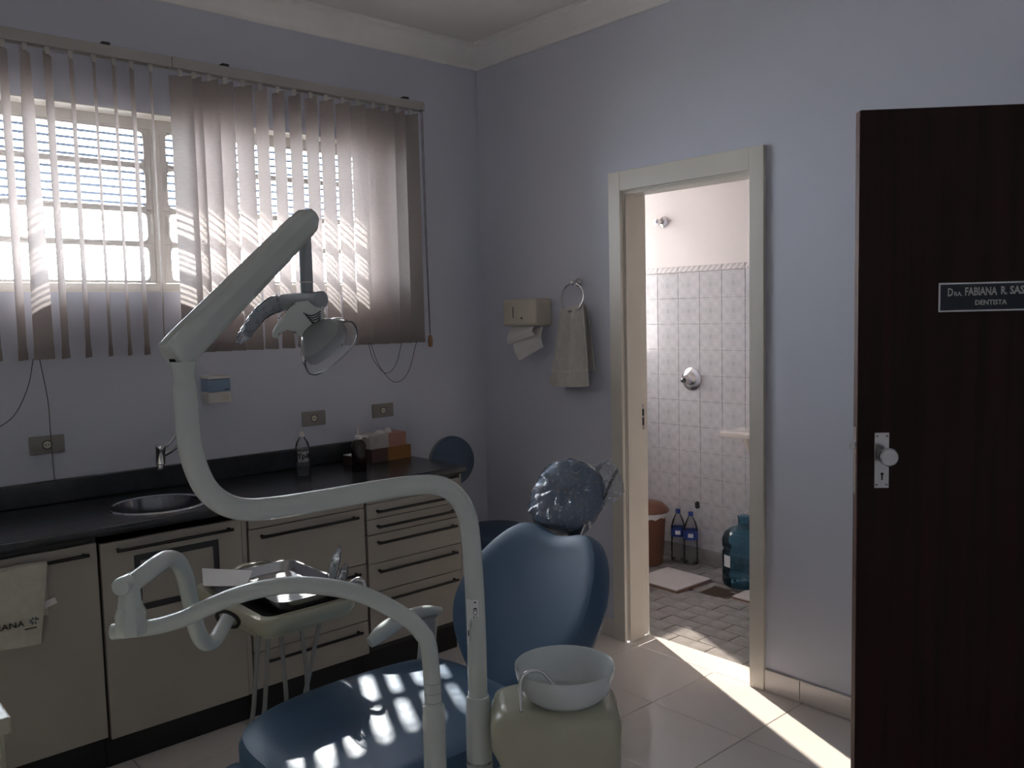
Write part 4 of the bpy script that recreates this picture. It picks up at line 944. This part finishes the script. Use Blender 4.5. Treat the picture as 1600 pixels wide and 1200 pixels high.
# headrest on its bar
HC = P0 + vd * 0.665 + nb * 0.035
b = bm_new(); obox(b, P0 + vd * 0.52 + nb * -0.055, Vector((0, 1, 0)), vd, nb, 0.025, 0.13, 0.006, 0.003, 1); link('headrest_bar', b, 'steel', ch)
hv = (vd * 0.93 + nb * 0.36).normalized(); hn = hv.cross(Vector((0, 1, 0)))
if hn.z < 0: hn = -hn
HC = Vector((-1.100, -1.700, 0.950))
hr = [(0.0, -0.105), (0.06, -0.098), (0.100, -0.06), (0.118, 0.0), (0.108, 0.06), (0.07, 0.105), (0.0, 0.118)]
yaw_h = Vector((-0.12, 0.95, 0.02)).normalized()
hnl = (Vector((-0.80, -0.08, 0.55))).normalized(); hul = (yaw_h - hnl * yaw_h.dot(hnl)).normalized(); hvl = hnl.cross(hul)
if hvl.z < 0: hvl = -hvl
b = cushion(hr, lambda u, v, t: HC + hul * u + hvl * v + hnl * t, 0.070, bulge=0.012, inset=0.02); hd = link('headrest', b, 'lightened_vinyl', ch, True)
b = cushion([(u * 1.04, v * 1.04) for u, v in hr], lambda u, v, t: HC + hul * u + hvl * v + hnl * (t + 0.0045 * math.sin(u * 130 + 3 * math.sin(v * 60)) + 0.0035 * math.sin(v * 170 + u * 90)), 0.082, bulge=0.014, inset=0.02); link('plastic_cover', b, 'wrap_plastic', hd, True)
b = bm_new()                                                           # loose gathered tail of the plastic bag
tail = HC + hvl * 0.07 - hul * 0.07
cloth_sheet(b, 12, 10, lambda u, v: tail + hul * (0.10 - 0.20 * u) * (0.85 - 0.3 * v) + (hvl * 0.072 - hul * 0.05 - hnl * 0.03) * v + hvl * (0.02 - 0.10 * u * u) + hnl * (0.006 * math.sin(u * 14 + v * 5)), 0.0008); link('cover_tail', b, 'wrap_plastic', hd, True)
# seat and leg rest
seat_half = [(0.0, 0.0), (0.14, 0.0), (0.235, 0.03), (0.272, 0.11), (0.280, 0.25), (0.278, 0.42), (0.262, 0.56), (0.21, 0.66), (0.12, 0.695), (0.0, 0.70)]
b = cushion(seat_half, lambda u, v, t: Vector((-1.46 - v, CY + u, 0.470 + t + 0.015 * math.sin(v * 4))), 0.085, bulge=0.006, wing=0.012); link('seat', b, 'blue_vinyl', ch, True)
leg_half = [(0.0, 0.0), (0.15, 0.0), (0.20, 0.04), (0.21, 0.25), (0.20, 0.45), (0.15, 0.54), (0.0, 0.57)]
ld = Vector((-math.cos(rad(50)), 0, -math.sin(rad(50)))); ln = Vector((-math.sin(rad(50)), 0, math.cos(rad(50))))
b = cushion(leg_half, lambda u, v, t: Vector((-2.13, CY + u, 0.455)) + ld * v + ln * t, 0.07, bulge=0.005); link('leg_rest', b, 'blue_vinyl', ch, True)
b = bm_new(); prism(b, rrect(-2.02, -1.56, CY - 0.20, CY + 0.20, 0.06), lambda u, v, t: Vector((u, v, t)), 0.385, 0.424, 0.008); link('seat_frame', b, 'enamel', ch, True)
b = bm_new(); prism(b, rrect(-1.90, -1.56, CY - 0.12, CY + 0.12, 0.05), lambda u, v, t: Vector((u, v, t)), 0.062, 0.384, 0.01); link('lift_column', b, 'enamel', ch, True)
b = bm_new(); prism(b, rrect(-2.12, -1.30, CY - 0.24, CY + 0.16, 0.10), lambda u, v, t: Vector((u, v, t)), 0.0, 0.061, 0.015); link('base_plate', b, 'enamel_grey', ch, True)
# armrest on the far side
AY = -1.455
b = bm_new()
tube(b, [(-1.672, AY, 0.585), (-1.635, AY, 0.602), (-1.59, AY, 0.618), (-1.53, AY, 0.630), (-1.47, AY, 0.628), (-1.415, AY, 0.616)], [0.016, 0.024, 0.024, 0.020, 0.018, 0.013], 14); link('armrest', b, 'enamel', ch, True)
b = bm_new(); tube(b, [(-1.462, AY, 0.612), (-1.47, AY, 0.52), (-1.50, AY - 0.02, 0.42), (-1.56, AY - 0.14, 0.400)], [0.030, 0.027, 0.024, 0.02], 12); link('armrest_post', b, 'enamel_grey', ch, True)
# near side bracket between chair and spittoon
b = bm_new(); obox(b, (-1.64, -2.105, 0.56), (0.8, 0.2, 0.35), (-0.2, 1, 0), (-0.35, 0, 0.9), 0.09, 0.012, 0.045, 0.008, 2); link('side_bracket', b, 'enamel', ch, True)

# ------------------------------------------------------------------ spittoon unit
cu_ = V(882, 1038, 1.82)
CU = Vector((cu_.x, cu_.y, 0))
R_ = Vector((rt.x, rt.y, 0)); Fd = Vector((fw.x, fw.y, 0)).normalized()
sp = thing('spittoon_unit', 'cream dental spittoon unit with frosted bowl and chrome cup filler', 'spittoon', (CU.x, CU.y, 0))
zr = cu_.z
b = bm_new()
lathe(b, [(0.1035, 0.0), (0.1055, 0.001), (0.106, -0.004), (0.103, -0.02), (0.095, -0.050), (0.080, -0.066), (0.05, -0.074), (0.0, -0.076)], (CU.x, CU.y, zr), seg=48)
lathe(b, [(0.1035, 0.0), (0.101, -0.004), (0.097, -0.02), (0.088, -0.047), (0.074, -0.060), (0.045, -0.067), (0.0, -0.069)], (CU.x, CU.y, zr), seg=48)
bmesh.ops.remove_doubles(b, verts=b.verts, dist=0.0002)
link('bowl', b, 'bowl_glass', sp, True)
b = bm_new(); lathe(b, [(0.018, -0.0655), (0.016, -0.063), (0, -0.063)], (CU.x, CU.y, zr), seg=20); link('bowl_drain', b, 'white_plastic', sp, True)
# body: soft rounded cream housing
def hous(level): return level
b = bm_new()
secs = [(0.30, 0.060, 0.060, 0.03), (0.40, 0.075, 0.070, 0.03), (zr - 0.30, 0.090, 0.080, 0.04), (zr - 0.21, 0.118, 0.090, 0.045), (zr - 0.15, 0.134, 0.098, 0.05), (zr - 0.10, 0.136, 0.100, 0.05), (zr - 0.078, 0.128, 0.092, 0.05), (zr - 0.068, 0.110, 0.076, 0.05)]
rings = []
bc = CU - R_ * 0.010 - Fd * 0.01
for z, hx, hy, r in secs:
    rr_ = rrect(-hx, hx, -hy, hy, min(r, hx * 0.95, hy * 0.95), 6)
    rings.append([b.verts.new(bc + R_ * (u + (-0.012 if z > zr - 0.2 else 0)) + Fd * v + Vector((0, 0, z))) for u, v in rr_])
for A, B in zip(rings, rings[1:]):
    for j in range(len(A)): b.faces.new((A[j], A[(j + 1) % len(A)], B[(j + 1) % len(A)], B[j]))
b.faces.new(rings[0]); b.faces.new(rings[-1]); link('housing', b, 'cream', sp, True)
b = bm_new(); lathe(b, [(0, 0.0), (0.09, 0.0), (0.09, 0.012), (0.05, 0.03), (0.045, 0.05), (0.045, 0.31), (0, 0.31)], (bc.x, bc.y, 0), seg=28); link('pedestal', b, 'enamel', sp, True)
b = bm_new(); lathe(b, [(0.062, -0.082), (0.066, -0.066), (0.058, -0.062)], (CU.x, CU.y, zr), seg=32); link('bowl_collar', b, 'cream', sp, True)
s0 = V(815, 1122, 1.755)
b = bm_new(); tube(b, [s0, V(813, 1090, 1.757), V(813, 1068, 1.758), V(819, 1054, 1.760), V(833, 1048, 1.765), V(848, 1051, 1.772), V(860, 1064, 1.778), V(869, 1075, 1.782)], 0.0042, 10); link('cup_filler', b, 'chrome', sp, True)
b = bm_new(); lathe(b, [(0.009, -0.012), (0.009, 0.006), (0.005, 0.010), (0, 0.010)], s0, seg=16); link('filler_nut', b, 'steel', sp, True)
b = bm_new(); tube(b, [bc + R_ * 0.06 + Vector((0, 0, zr - 0.26)), bc + R_ * 0.085 + Vector((0, 0, zr - 0.34)), bc + R_ * 0.07 + Vector((0, 0, 0.2)), bc + R_ * 0.05 + Vector((0, 0, 0.012))], 0.008, 8); link('drain_hose', b, 'rubber', sp, True)

# ------------------------------------------------------------------ operating light
c0 = V(745, 1025, 1.85)
ol = thing('operating_light', 'grey dental operating light on a curved tube arm', 'dental lamp', (c0.x, c0.y, 0))
path_px = [(735, 835), (727, 799), (710, 772), (683, 758), (640, 759), (580, 768), (500, 782), (430, 793), (385, 796), (350, 787), (322, 763), (304, 725), (295, 685), (291, 640), (288, 606)]
d0, d1 = 1.85, 1.50
acc = [0.0]
for a, q in zip(path_px, path_px[1:]): acc.append(acc[-1] + abs(q[0] - a[0]))
pth = [Vector((c0.x, c0.y, 0.02)), Vector((c0.x, c0.y, 0.35)), Vector((c0.x, c0.y, 0.70)), Vector((c0.x, c0.y, 0.90))] + [V(x, y, d0 + (d1 - d0) * s / acc[-1]) for (x, y), s in zip(path_px, acc)]
b = bm_new(); tube(b, pth, 0.0208, 20, 7); link('post_and_arm', b, 'enamel', ol, True, label='pale grey bent tube arm and upright post')
b = bm_new(); lathe(b, [(0.0215, 0), (0.028, 0.004), (0.028, 0.085), (0.026, 0.135), (0.0235, 0.145), (0.0212, 0.146)], (c0.x, c0.y, 0.56), seg=24); link('sleeve', b, 'enamel', ol, True)
b = bm_new(); lathe(b, [(0, 0), (0.05, 0), (0.05, 0.012), (0.04, 0.02), (0.032, 0.03), (0.032, 0.30), (0.0285, 0.31), (0.0285, 0.559)], (c0.x, c0.y, 0), seg=28); link('floor_base', b, 'enamel', ol, True)
# rating sticker wrapped on the post
b = bm_new(); cbase = math.atan2(CAM.y - c0.y, CAM.x - c0.x); n = 8; za, zb_ = V(740, 1003, 1.85).z, V(737, 930, 1.85).z
A = [[b.verts.new((c0.x + 0.0213 * math.cos(cbase + rad(-62 + 80 * i / n)), c0.y + 0.0213 * math.sin(cbase + rad(-62 + 80 * i / n)), z)) for i in range(n + 1)] for z in (za, zb_)]
for i in range(n): b.faces.new((A[0][i], A[0][i + 1], A[1][i + 1], A[1][i]))
stk = link('rating_sticker', b, 'sticker', ol, True)
b = bm_new()
for k, (z0_, z1_, a0, a1) in enumerate(((0.62, 0.64, -14, 8), (0.80, 0.83, -10, 6), (0.06, 0.52, 6, 9), (0.06, 0.50, -2, 1), (0.06, 0.50, -10, -7), (0.2, 0.32, -54, -44), (0.1, 0.55, -28, -26), (0.1, 0.5, -36, -34), (0.93, 0.96, -8, 4))):
    zz0, zz1 = za + (zb_ - za) * z0_, za + (zb_ - za) * z1_
    Q = [b.verts.new((c0.x + 0.0216 * math.cos(cbase + rad(a)), c0.y + 0.0216 * math.sin(cbase + rad(a)), z)) for a, z in ((a0, zz0), (a1, zz0), (a1, zz1), (a0, zz1))]
    b.faces.new(Q)
link('sticker_print', b, 'black_print', stk)
tn = Vector((math.cos(cbase), math.sin(cbase), 0)); tl = Vector((-tn.y, tn.x, 0))
text_mesh('sticker_print', 'CE', 0.013, c0.copy() + tn * 0.0219 + tl * 0.0035 + Vector((0, 0, za + (zb_ - za) * 0.66 - c0.z)), (0, 0, 1), -tl, 'black_print', stk, 0.0003, 'LEFT')
# knuckle and spring arm
k0 = V(288, 606, 1.50); k1 = V(292, 575, 1.495)
b = bm_new(); lathe(b, [(0, -0.004), (0.0212, -0.004), (0.0212, 0.000), (0.0205, 0.001), (0.0205, 0.002), (0.0200, 0.003), (0.0185, 0.016), (0.0190, 0.026), (0.021, 0.036), (0.022, 0.046), (0, 0.045)], k0, seg=24); link('swivel', b, 'enamel', ol, True)
A0 = V(268, 560, 1.485); A1 = V(479, 346, 1.76)
axd = (A1 - A0).normalized(); side = axd.cross(Vector((0, 0, 1))).normalized(); upd = side.cross(axd)
if upd.z < 0: upd = -upd
b = bm_new()
oct_ = lambda hw, hh: [(-hw * 0.55, -hh), (hw * 0.55, -hh), (hw, -hh * 0.45), (hw, hh * 0.45), (hw * 0.6, hh), (-hw * 0.6, hh), (-hw, hh * 0.45), (-hw, -hh * 0.45)]
L_ = (A1 - A0).length
sec = [(-0.000, 0.019, 0.025), (0.004, 0.023, 0.0295), (0.03, 0.024, 0.031), (L_ * 0.5, 0.023, 0.028), (L_ - 0.03, 0.022, 0.0265), (L_ + 0.004, 0.021, 0.0255), (L_ + 0.020, 0.016, 0.017), (L_ + 0.024, 0.012, 0.012)]
rings = []
for s, hw, hh in sec:
    rings.append([b.verts.new(A0 + axd * s + side * u + upd * v) for u, v in oct_(hw, hh)])
for A, B in zip(rings, rings[1:]):
    for j in range(8): b.faces.new((A[j], A[(j + 1) % 8], B[(j + 1) % 8], B[j]))
b.faces.new(rings[0]); b.faces.new(rings[-1])
es = [e_ for e_ in b.edges if abs((e_.verts[1].co - e_.verts[0].co).normalized().dot(axd)) > 0.97]
bmesh.ops.bevel(b, geom=es, offset=0.004, segments=3, affect='EDGES', profile=0.5)
sa = link('spring_arm', b, 'enamel', ol, True)
b = bm_new(); obox(b, A0 - axd * 0.0008 - upd * 0.004, side, upd, axd, 0.007, 0.0025, 0.0012); link('cap_slot', b, 'dark_trim', sa)
p_top = V(476, 372, 1.76); p_bot = V(473, 470, 1.76)
b = bm_new(); tube(b, [p_top, Vector((p_top.x, p_top.y, (p_top.z + p_bot.z) / 2)), Vector((p_top.x, p_top.y, p_bot.z))], 0.0132, 18, 3); link('drop_tube', b, 'enamel_grey', ol, True)
dz = V(473, 442, 1.76).z
b = bm_new(); lathe(b, [(0.0134, 0), (0.0142, 0.001), (0.0142, -0.001 + 0.003), (0.0134, 0.003)], (p_top.x, p_top.y, dz), seg=20); link('drop_ring', b, 'white_plastic', ol, True)
# light head
HB = V(480, 470, 1.76)
b = bm_new(); ca, cb_ = V(443, 472, 1.79), V(503, 468, 1.725)
hx = (cb_ - ca).normalized()
lathe(b, [(0, 0), (0.016, 0), (0.0165, 0.004), (0.0165, (cb_ - ca).length - 0.012), (0.0172, (cb_ - ca).length - 0.010), (0.0172, (cb_ - ca).length), (0.014, (cb_ - ca).length + 0.002), (0, (cb_ - ca).length + 0.002)], ca, hx, 24); link('pivot_barrel', b, 'enamel_grey', ol, True)
b = bm_new(); tube(b, [V(447, 473, 1.79), V(425, 478, 1.785), V(405, 492, 1.78), V(392, 510, 1.775), V(384, 524, 1.775)], [0.016, 0.014, 0.0125, 0.011, 0.0095], 14); hl = link('grip_handle', b, 'enamel_grey', ol, True)
b = bm_new(); tube(b, [V(438, 473, 1.79), V(424, 478, 1.785), V(404, 493, 1.78), V(390, 512, 1.775), V(380, 526, 1.775), V(371, 535, 1.775)], [0.0185, 0.0175, 0.0155, 0.0135, 0.012, 0.006], 16)
for v_ in b.verts: v_.co += Vector((0.0012 * math.sin(v_.co.z * 700), 0.0012 * math.sin(v_.co.x * 600), 0.0009 * math.sin(v_.co.y * 800 + v_.co.z * 500)))
link('handle_cover', b, 'wrap_plastic', hl, True)
# body plate: triangular bracket with a hooked second grip
def hp(x, y, t): return V(x, y, 1.745 + t)
b = bm_new(); prism(b, [(462, 472), (498, 466), (507, 480), (505, 505), (492, 525), (478, 531), (462, 522), (449, 510), (443, 514), (437, 524), (432, 529), (425, 527), (426, 518), (434, 504), (445, 492), (455, 482)], lambda x, y, t: hp(x, y, t), -0.022, 0.022, 0.005, 3); bd = link('lamp_body', b, 'enamel', ol, True)
b = bm_new()
for k in range(5):
    y0 = 489 + k * 3.6; x0 = 474 + k * 3.2
    pts = [hp(x0 + (501 - x0) * t, y0 + 5.5 * math.sin(PI * t) - 3 * t, -0.0228) for t in (0, .25, .5, .75, 1)]
    tube(b, pts, 0.0011, 6, 3)
link('vent_slots', b, 'rubber', bd)
for k in range(8):
    b = bm_new(); x0 = 436 + k * 3.1; y0 = 497 - k * 3.1; cyl(b, hp(x0, y0, -0.0225), hp(x0, y0, -0.0235), 0.0014, seg=8); link('dimple', b, 'rubber', bd)
# reflector dome and clear shield
RCc = V(510, 537, 1.74); raxis = (R_ * 0.50 + Vector((0, 0, -0.62)) + Fd * 0.60).normalized()
lat_ = (R_ * 0.80 + Vector((0, 0, 0.60))); lat_ = (lat_ - raxis * lat_.dot(raxis)).normalized(); ver_ = raxis.cross(lat_)
def dome(b, rx, ry, dep, off, n=32, m_=8, sq=2.6):
    rings = []
    for j in range(m_ + 1):
        a = PI / 2 * j / m_
        k = math.sin(a); h = -math.cos(a) * dep
        ring = []
        for i in range(n):
            t = 2 * PI * i / n; c_, s_ = math.cos(t), math.sin(t)
            f_ = (abs(c_) ** sq + abs(s_) ** sq) ** (-1 / sq)
            ring.append(b.verts.new(RCc + lat_ * rx * k * c_ * f_ + ver_ * ry * k * s_ * f_ + raxis * (h + off)))
        rings.append(ring)
    for A, B in zip(rings, rings[1:]):
        for i in range(n): b.faces.new((A[i], A[(i + 1) % n], B[(i + 1) % n], B[i]))
    bmesh.ops.remove_doubles(b, verts=b.verts, dist=0.00005)
b = bm_new(); dome(b, 0.052, 0.044, 0.050, 0.0); refl = link('reflector', b, 'dome_plastic', ol, True)
b = bm_new()
for k in range(5):
    t = -0.024 + 0.012 * k
    pts = []
    for q_ in range(7):
        a = rad(28 + 52 * q_ / 6)
        pts.append(RCc + ver_ * -0.046 * math.sin(a) * 0.98 + lat_ * t * 1.0 - raxis * (math.cos(a) * 0.0505 + 0.0025))
    tube(b, pts, 0.0012, 6, 2)
link('cooling_fins', b, 'white_plastic', refl, True)
b = bm_new(); dome(b, 0.066, 0.056, 0.050, 0.014)
sh = link('clear_shield', b, 'shield_plastic', ol, True)
b = bm_new()
pts = []
for i in range(41):
    t = 2 * PI * i / 40; c_, s_ = math.cos(t), math.sin(t); f_ = (abs(c_) ** 2.6 + abs(s_) ** 2.6) ** (-1 / 2.6)
    pts.append(RCc + lat_ * 0.066 * c_ * f_ + ver_ * 0.056 * s_ * f_ + raxis * 0.014)
tube(b, pts, 0.0020, 8, 1, smooth_path=False, caps=False); link('shield_rim', b, 'shield_plastic', sh, True)
b = bm_new(); lathe(b, [(0, -0.01), (0.009, -0.01), (0.009, 0.006), (0.006, 0.014), (0, 0.016)], RCc - raxis * 0.02, raxis, 16); link('bulb', b, 'white_plastic', ol, True)

# ------------------------------------------------------------------ delivery unit on its arm
e0 = V(676, 1060, 1.80)
du_ = thing('delivery_unit', 'cream dental instrument table on an arched grey tube arm', 'dental unit', (e0.x, e0.y, 0))
pp = [(670, 1012), (660, 990), (640, 969), (603, 946), (560, 927), (510, 917), (460, 914), (410, 920), (368, 931), (330, 946), (282, 968), (232, 981), (176, 987)]
pth = [Vector((e0.x, e0.y, 0.02)), Vector((e0.x, e0.y, 0.35)), Vector((e0.x, e0.y, 0.60)), Vector((e0.x, e0.y, 0.72))] + [V(x, y, 1.80 + 0.02 * i / 12) for i, (x, y) in enumerate(pp)]
b = bm_new(); tube(b, pth, [0.0182] * 10 + [0.0175, 0.017], 18, 7); link('post_and_arm', b, 'enamel', du_, True, label='pale grey arched tube arm and upright post')
b = bm_new(); lathe(b, [(0.0184, 0), (0.0245, 0.0), (0.0245, 0.030), (0.023, 0.034), (0.0235, 0.050), (0.0205, 0.054), (0.0184, 0.055)], (e0.x, e0.y, V(676, 1142, 1.80).z), seg=24); link('collar', b, 'enamel', du_, True)
zc_ = V(676, 1142, 1.80).z
b = bm_new(); lathe(b, [(0, 0), (0.05, 0), (0.05, 0.012), (0.035, 0.02), (0.024, 0.03), (0.024, zc_ - 0.001)], (e0.x, e0.y, 0), seg=28); link('floor_base', b, 'enamel', du_, True)
for y in (1066, 1082, 1097, 1112):
    b = bm_new(); zz = V(676, y, 1.80).z; lathe(b, [(0.0184, 0), (0.0189, 0.0006), (0.0189, 0.0014), (0.0184, 0.002)], (e0.x, e0.y, zz), seg=24); link('depth_ring', b, 'enamel_grey', du_, True)
# elbow block and joint
jb = V(205, 972, 1.80)
b = bm_new(); lathe(b, [(0, -0.024), (0.030, -0.024), (0.032, -0.018), (0.032, 0.020), (0.026, 0.034), (0, 0.035)], jb, (0, 0, 1), 8); link('elbow_block', b, 'enamel', du_, True)
b = bm_new(); lathe(b, [(0.025, 0), (0.025, 0.006), (0.023, 0.010), (0.021, 0.040), (0.012, 0.052), (0, 0.054)], jb + Vector((0, 0, 0.034)), seg=22); link('swivel', b, 'enamel', du_, True)
kn = V(196, 916, 1.79)
b = bm_new(); ka = (V(186, 920, 1.74) - V(214, 905, 1.83)); lathe(b, [(0, -0.055), (0.019, -0.055), (0.0195, 0.0), (0.017, 0.004), (0, 0.005)], V(189, 917, 1.765), ka, 22); link('brake_knob', b, 'enamel', du_, True)
b = bm_new(); tube(b, [V(200, 917, 1.80), V(222, 900, 1.82), V(243, 884, 1.85), V(260, 874, 1.89), V(277, 878, 1.93), V(288, 897, 1.97), V(295, 925, 2.01), V(302, 960, 2.05), V(309, 988, 2.08), V(320, 1004, 2.11), V(334, 1002, 2.14), V(344, 988, 2.17), V(356, 966, 2.21)], [0.0200, 0.0205, 0.0200, 0.0200, 0.0195, 0.0185], 18, 6); link('front_arm', b, 'enamel', du_, True)
# cream instrument table
tx0, tx1, ty0, ty1, tz0, tz1 = -2.03, -1.735, -1.520, -1.055, 0.706, 0.752
b = bm_new()
outer = rrect(tx0, tx1, ty0, ty1, 0.045, 6); inner = rrect(tx0 + 0.028, tx1 - 0.028, ty0 + 0.028, ty1 - 0.028, 0.030, 6)
lo = [b.verts.new((-1.8825 + (x + 1.8825) * 0.93, -1.2725 + (y + 1.2725) * 0.95, tz0)) for x, y in outer]
o1 = [b.verts.new((x, y, tz0 + 0.020)) for x, y in outer]; o2 = [b.verts.new((x, y, tz1 - 0.006)) for x, y in outer]
o3 = [b.verts.new((-1.8825 + (x + 1.8825) * 0.97, -1.2725 + (y + 1.2725) * 0.98, tz1)) for x, y in outer]
i1 = [b.verts.new((x, y, tz1)) for x, y in inner]; i2 = [b.verts.new((x, y, tz1 - 0.014)) for x, y in inner]
for A, B in ((lo, o1), (o1, o2), (o2, o3), (o3, i1), (i1, i2)):
    for j in range(len(A)): b.faces.new((A[j], A[(j + 1) % len(A)], B[(j + 1) % len(A)], B[j]))
b.faces.new(lo); b.faces.new(i2); link('table_body', b, 'cream', du_, True)
b = bm_new(); prism(b, rrect(tx0 + 0.029, tx1 - 0.029, ty0 + 0.029, ty1 - 0.029, 0.029, 5), lambda u, v, t: Vector((u, v, t)), tz1 - 0.0138, tz1 - 0.011); link('metal_inlay', b, 'dark_steel', du_)
b = bm_new(); prism(b, rrect(-1.99, -1.80, -1.44, -1.10, 0.03, 5), lambda u, v, t: Vector((u, v, t)), 0.672, 0.7055, 0.008); link('under_box', b, 'cream', du_, True)
b = bm_new(); arch = [(-0.075, 0), (-0.06, 0.022), (-0.03, 0.032), (0.03, 0.032), (0.06, 0.022), (0.075, 0)]
prism(b, arch, lambda u, v, t: Vector((-1.845 + u, t, tz1 - 0.002 + v)), ty1 - 0.030, ty1 - 0.004, 0.006, 2); link('table_handle', b, 'cream', du_, True)
for k, (cx, cy) in enumerate((( -2.025, -1.385),)):
    b = bm_new(); lathe(b, [(0.034, 0), (0.034, 0.006), (0.026, 0.006), (0.026, 0)], V(357, 966, 2.205), (V(344, 988, 2.17) - V(357, 966, 2.205)), 24); link('arm_seal', b, 'rubber', du_, True)
# holder bar with two wrapped handpieces
b = bm_new(); box(b, tx1 - 0.002, tx1 + 0.030, ty0 + 0.06, ty1 - 0.12, tz1 - 0.030, tz1 - 0.004, 0.006, 2); link('handpiece_holder', b, 'cream', du_, True)
for i, (a, q_, dd) in enumerate((((512, 915), (531, 853), 2.42), ((530, 915), (541, 880), 2.45))):
    hpz = thing('handpiece', ('taller' if i == 0 else 'shorter') + ' plastic wrapped handpiece standing upright beside the steel tray', 'handpiece', V(a[0], a[1], dd), 'wrapped handpieces in their holder')
    pA, pB = V(a[0], a[1] + 8, dd), V(q_[0], q_[1], dd)
    b = bm_new(); tube(b, [pA, pA.lerp(pB, 0.45), pA.lerp(pB, 0.72)], [0.008, 0.009, 0.006], 12); link('body', b, 'enamel', hpz, True)
    b = bm_new(); tube(b, [pA.lerp(pB, 0.02), pA.lerp(pB, 0.4), pA.lerp(pB, 0.75), pB], [0.0125, 0.0135, 0.012, 0.004], 10); 
    for v_ in b.verts: v_.co += Vector((0.0012 * math.sin(v_.co.z * 300), 0.001 * math.sin(v_.co.z * 250 + 1), 0))
    link('plastic_sleeve', b, 'wrap_plastic', hpz, True)
tpz = thing('syringe', 'short silver syringe tip at the right end of the instrument table', 'syringe', V(560, 912, 2.46), 'wrapped handpieces in their holder')
b = bm_new(); tube(b, [V(548, 912, 2.46), V(560, 906, 2.46), V(568, 910, 2.46)], [0.008, 0.009, 0.007], 12); link('body', b, 'steel', tpz, True)
b = bm_new(); tube(b, [V(566, 909, 2.46), V(571, 918, 2.46), V(572, 926, 2.46)], [0.007, 0.005, 0.004], 10); link('nozzle', b, 'chrome', tpz, True)
# hoses hanging below the table
for (xa, ya), (xm, ym), (xb, yb_), dd in (((404, 1000), (397, 1100), (394, 1195), 2.30), ((420, 996), (414, 1100), (409, 1195), 2.32), ((438, 990), (446, 1070), (458, 1165), 2.36), ((468, 975), (478, 1040), (488, 1130), 2.42), ((506, 960), (486, 1040), (476, 1135), 2.46)):
    A_ = V(xa, ya - 14, dd); B_ = V(xb, yb_, dd)
    end = Vector((-1.74 + random.uniform(-.05, .05), -1.62, 0.22 + random.uniform(-.05, .05)))
    low = B_.lerp(end, 0.4); low.z = max(0.05, min(B_.z, 0.35) - 0.16)
    b = bm_new(); tube(b, [A_, V(xm, ym, dd), B_, low, end], 0.0062, 10, 8); link('hose', b, 'hose', du_, True)
# steel tray lying on the table, with paper
st_ = thing('instrument_tray', 'shiny steel tray lying on the cream instrument table', 'tray', (-1.83, -1.27, tz1 + 0.001))
b = bm_new()
tin = lambda k, z, r: [b.verts.new((-1.851 + (x + 1.851) * k, -1.306 + (y + 1.306) * (1 - (1 - k) * 0.4), z)) for x, y in rrect(-1.960, -1.742, -1.492, -1.120, 0.04, 6)]
zt = tz1 + 0.0005
ringsA = [tin(0.86, zt, 0), tin(1.0, zt + 0.026, 0), tin(1.05, zt + 0.027, 0), tin(1.05, zt + 0.029, 0), tin(0.985, zt + 0.029, 0), tin(0.85, zt + 0.002, 0)]
for A, B in zip(ringsA, ringsA[1:]):
    for j in range(len(A)): b.faces.new((A[j], A[(j + 1) % len(A)], B[(j + 1) % len(A)], B[j]))
b.faces.new(ringsA[0]); b.faces.new(ringsA[-1]); link('pan', b, 'steel', st_, True)
b = bm_new()
qp = [Vector((-1.985, -1.035, 0.785)), Vector((-1.897, -1.192, 0.792)), Vector((-1.975, -1.318, 0.792)), Vector((-2.046, -1.195, 0.782))]
cloth_sheet(b, 8, 8, lambda u, v: (qp[0].lerp(qp[1], u)).lerp(qp[3].lerp(qp[2], u), v) + Vector((0, 0, 0.002 * math.sin(u * 3) * math.sin(v * 3))), 0.0025)
tag(link('paper_pouch', b, 'paper'), 'white paper pouch leaning on the edge of the steel tray', 'paper')
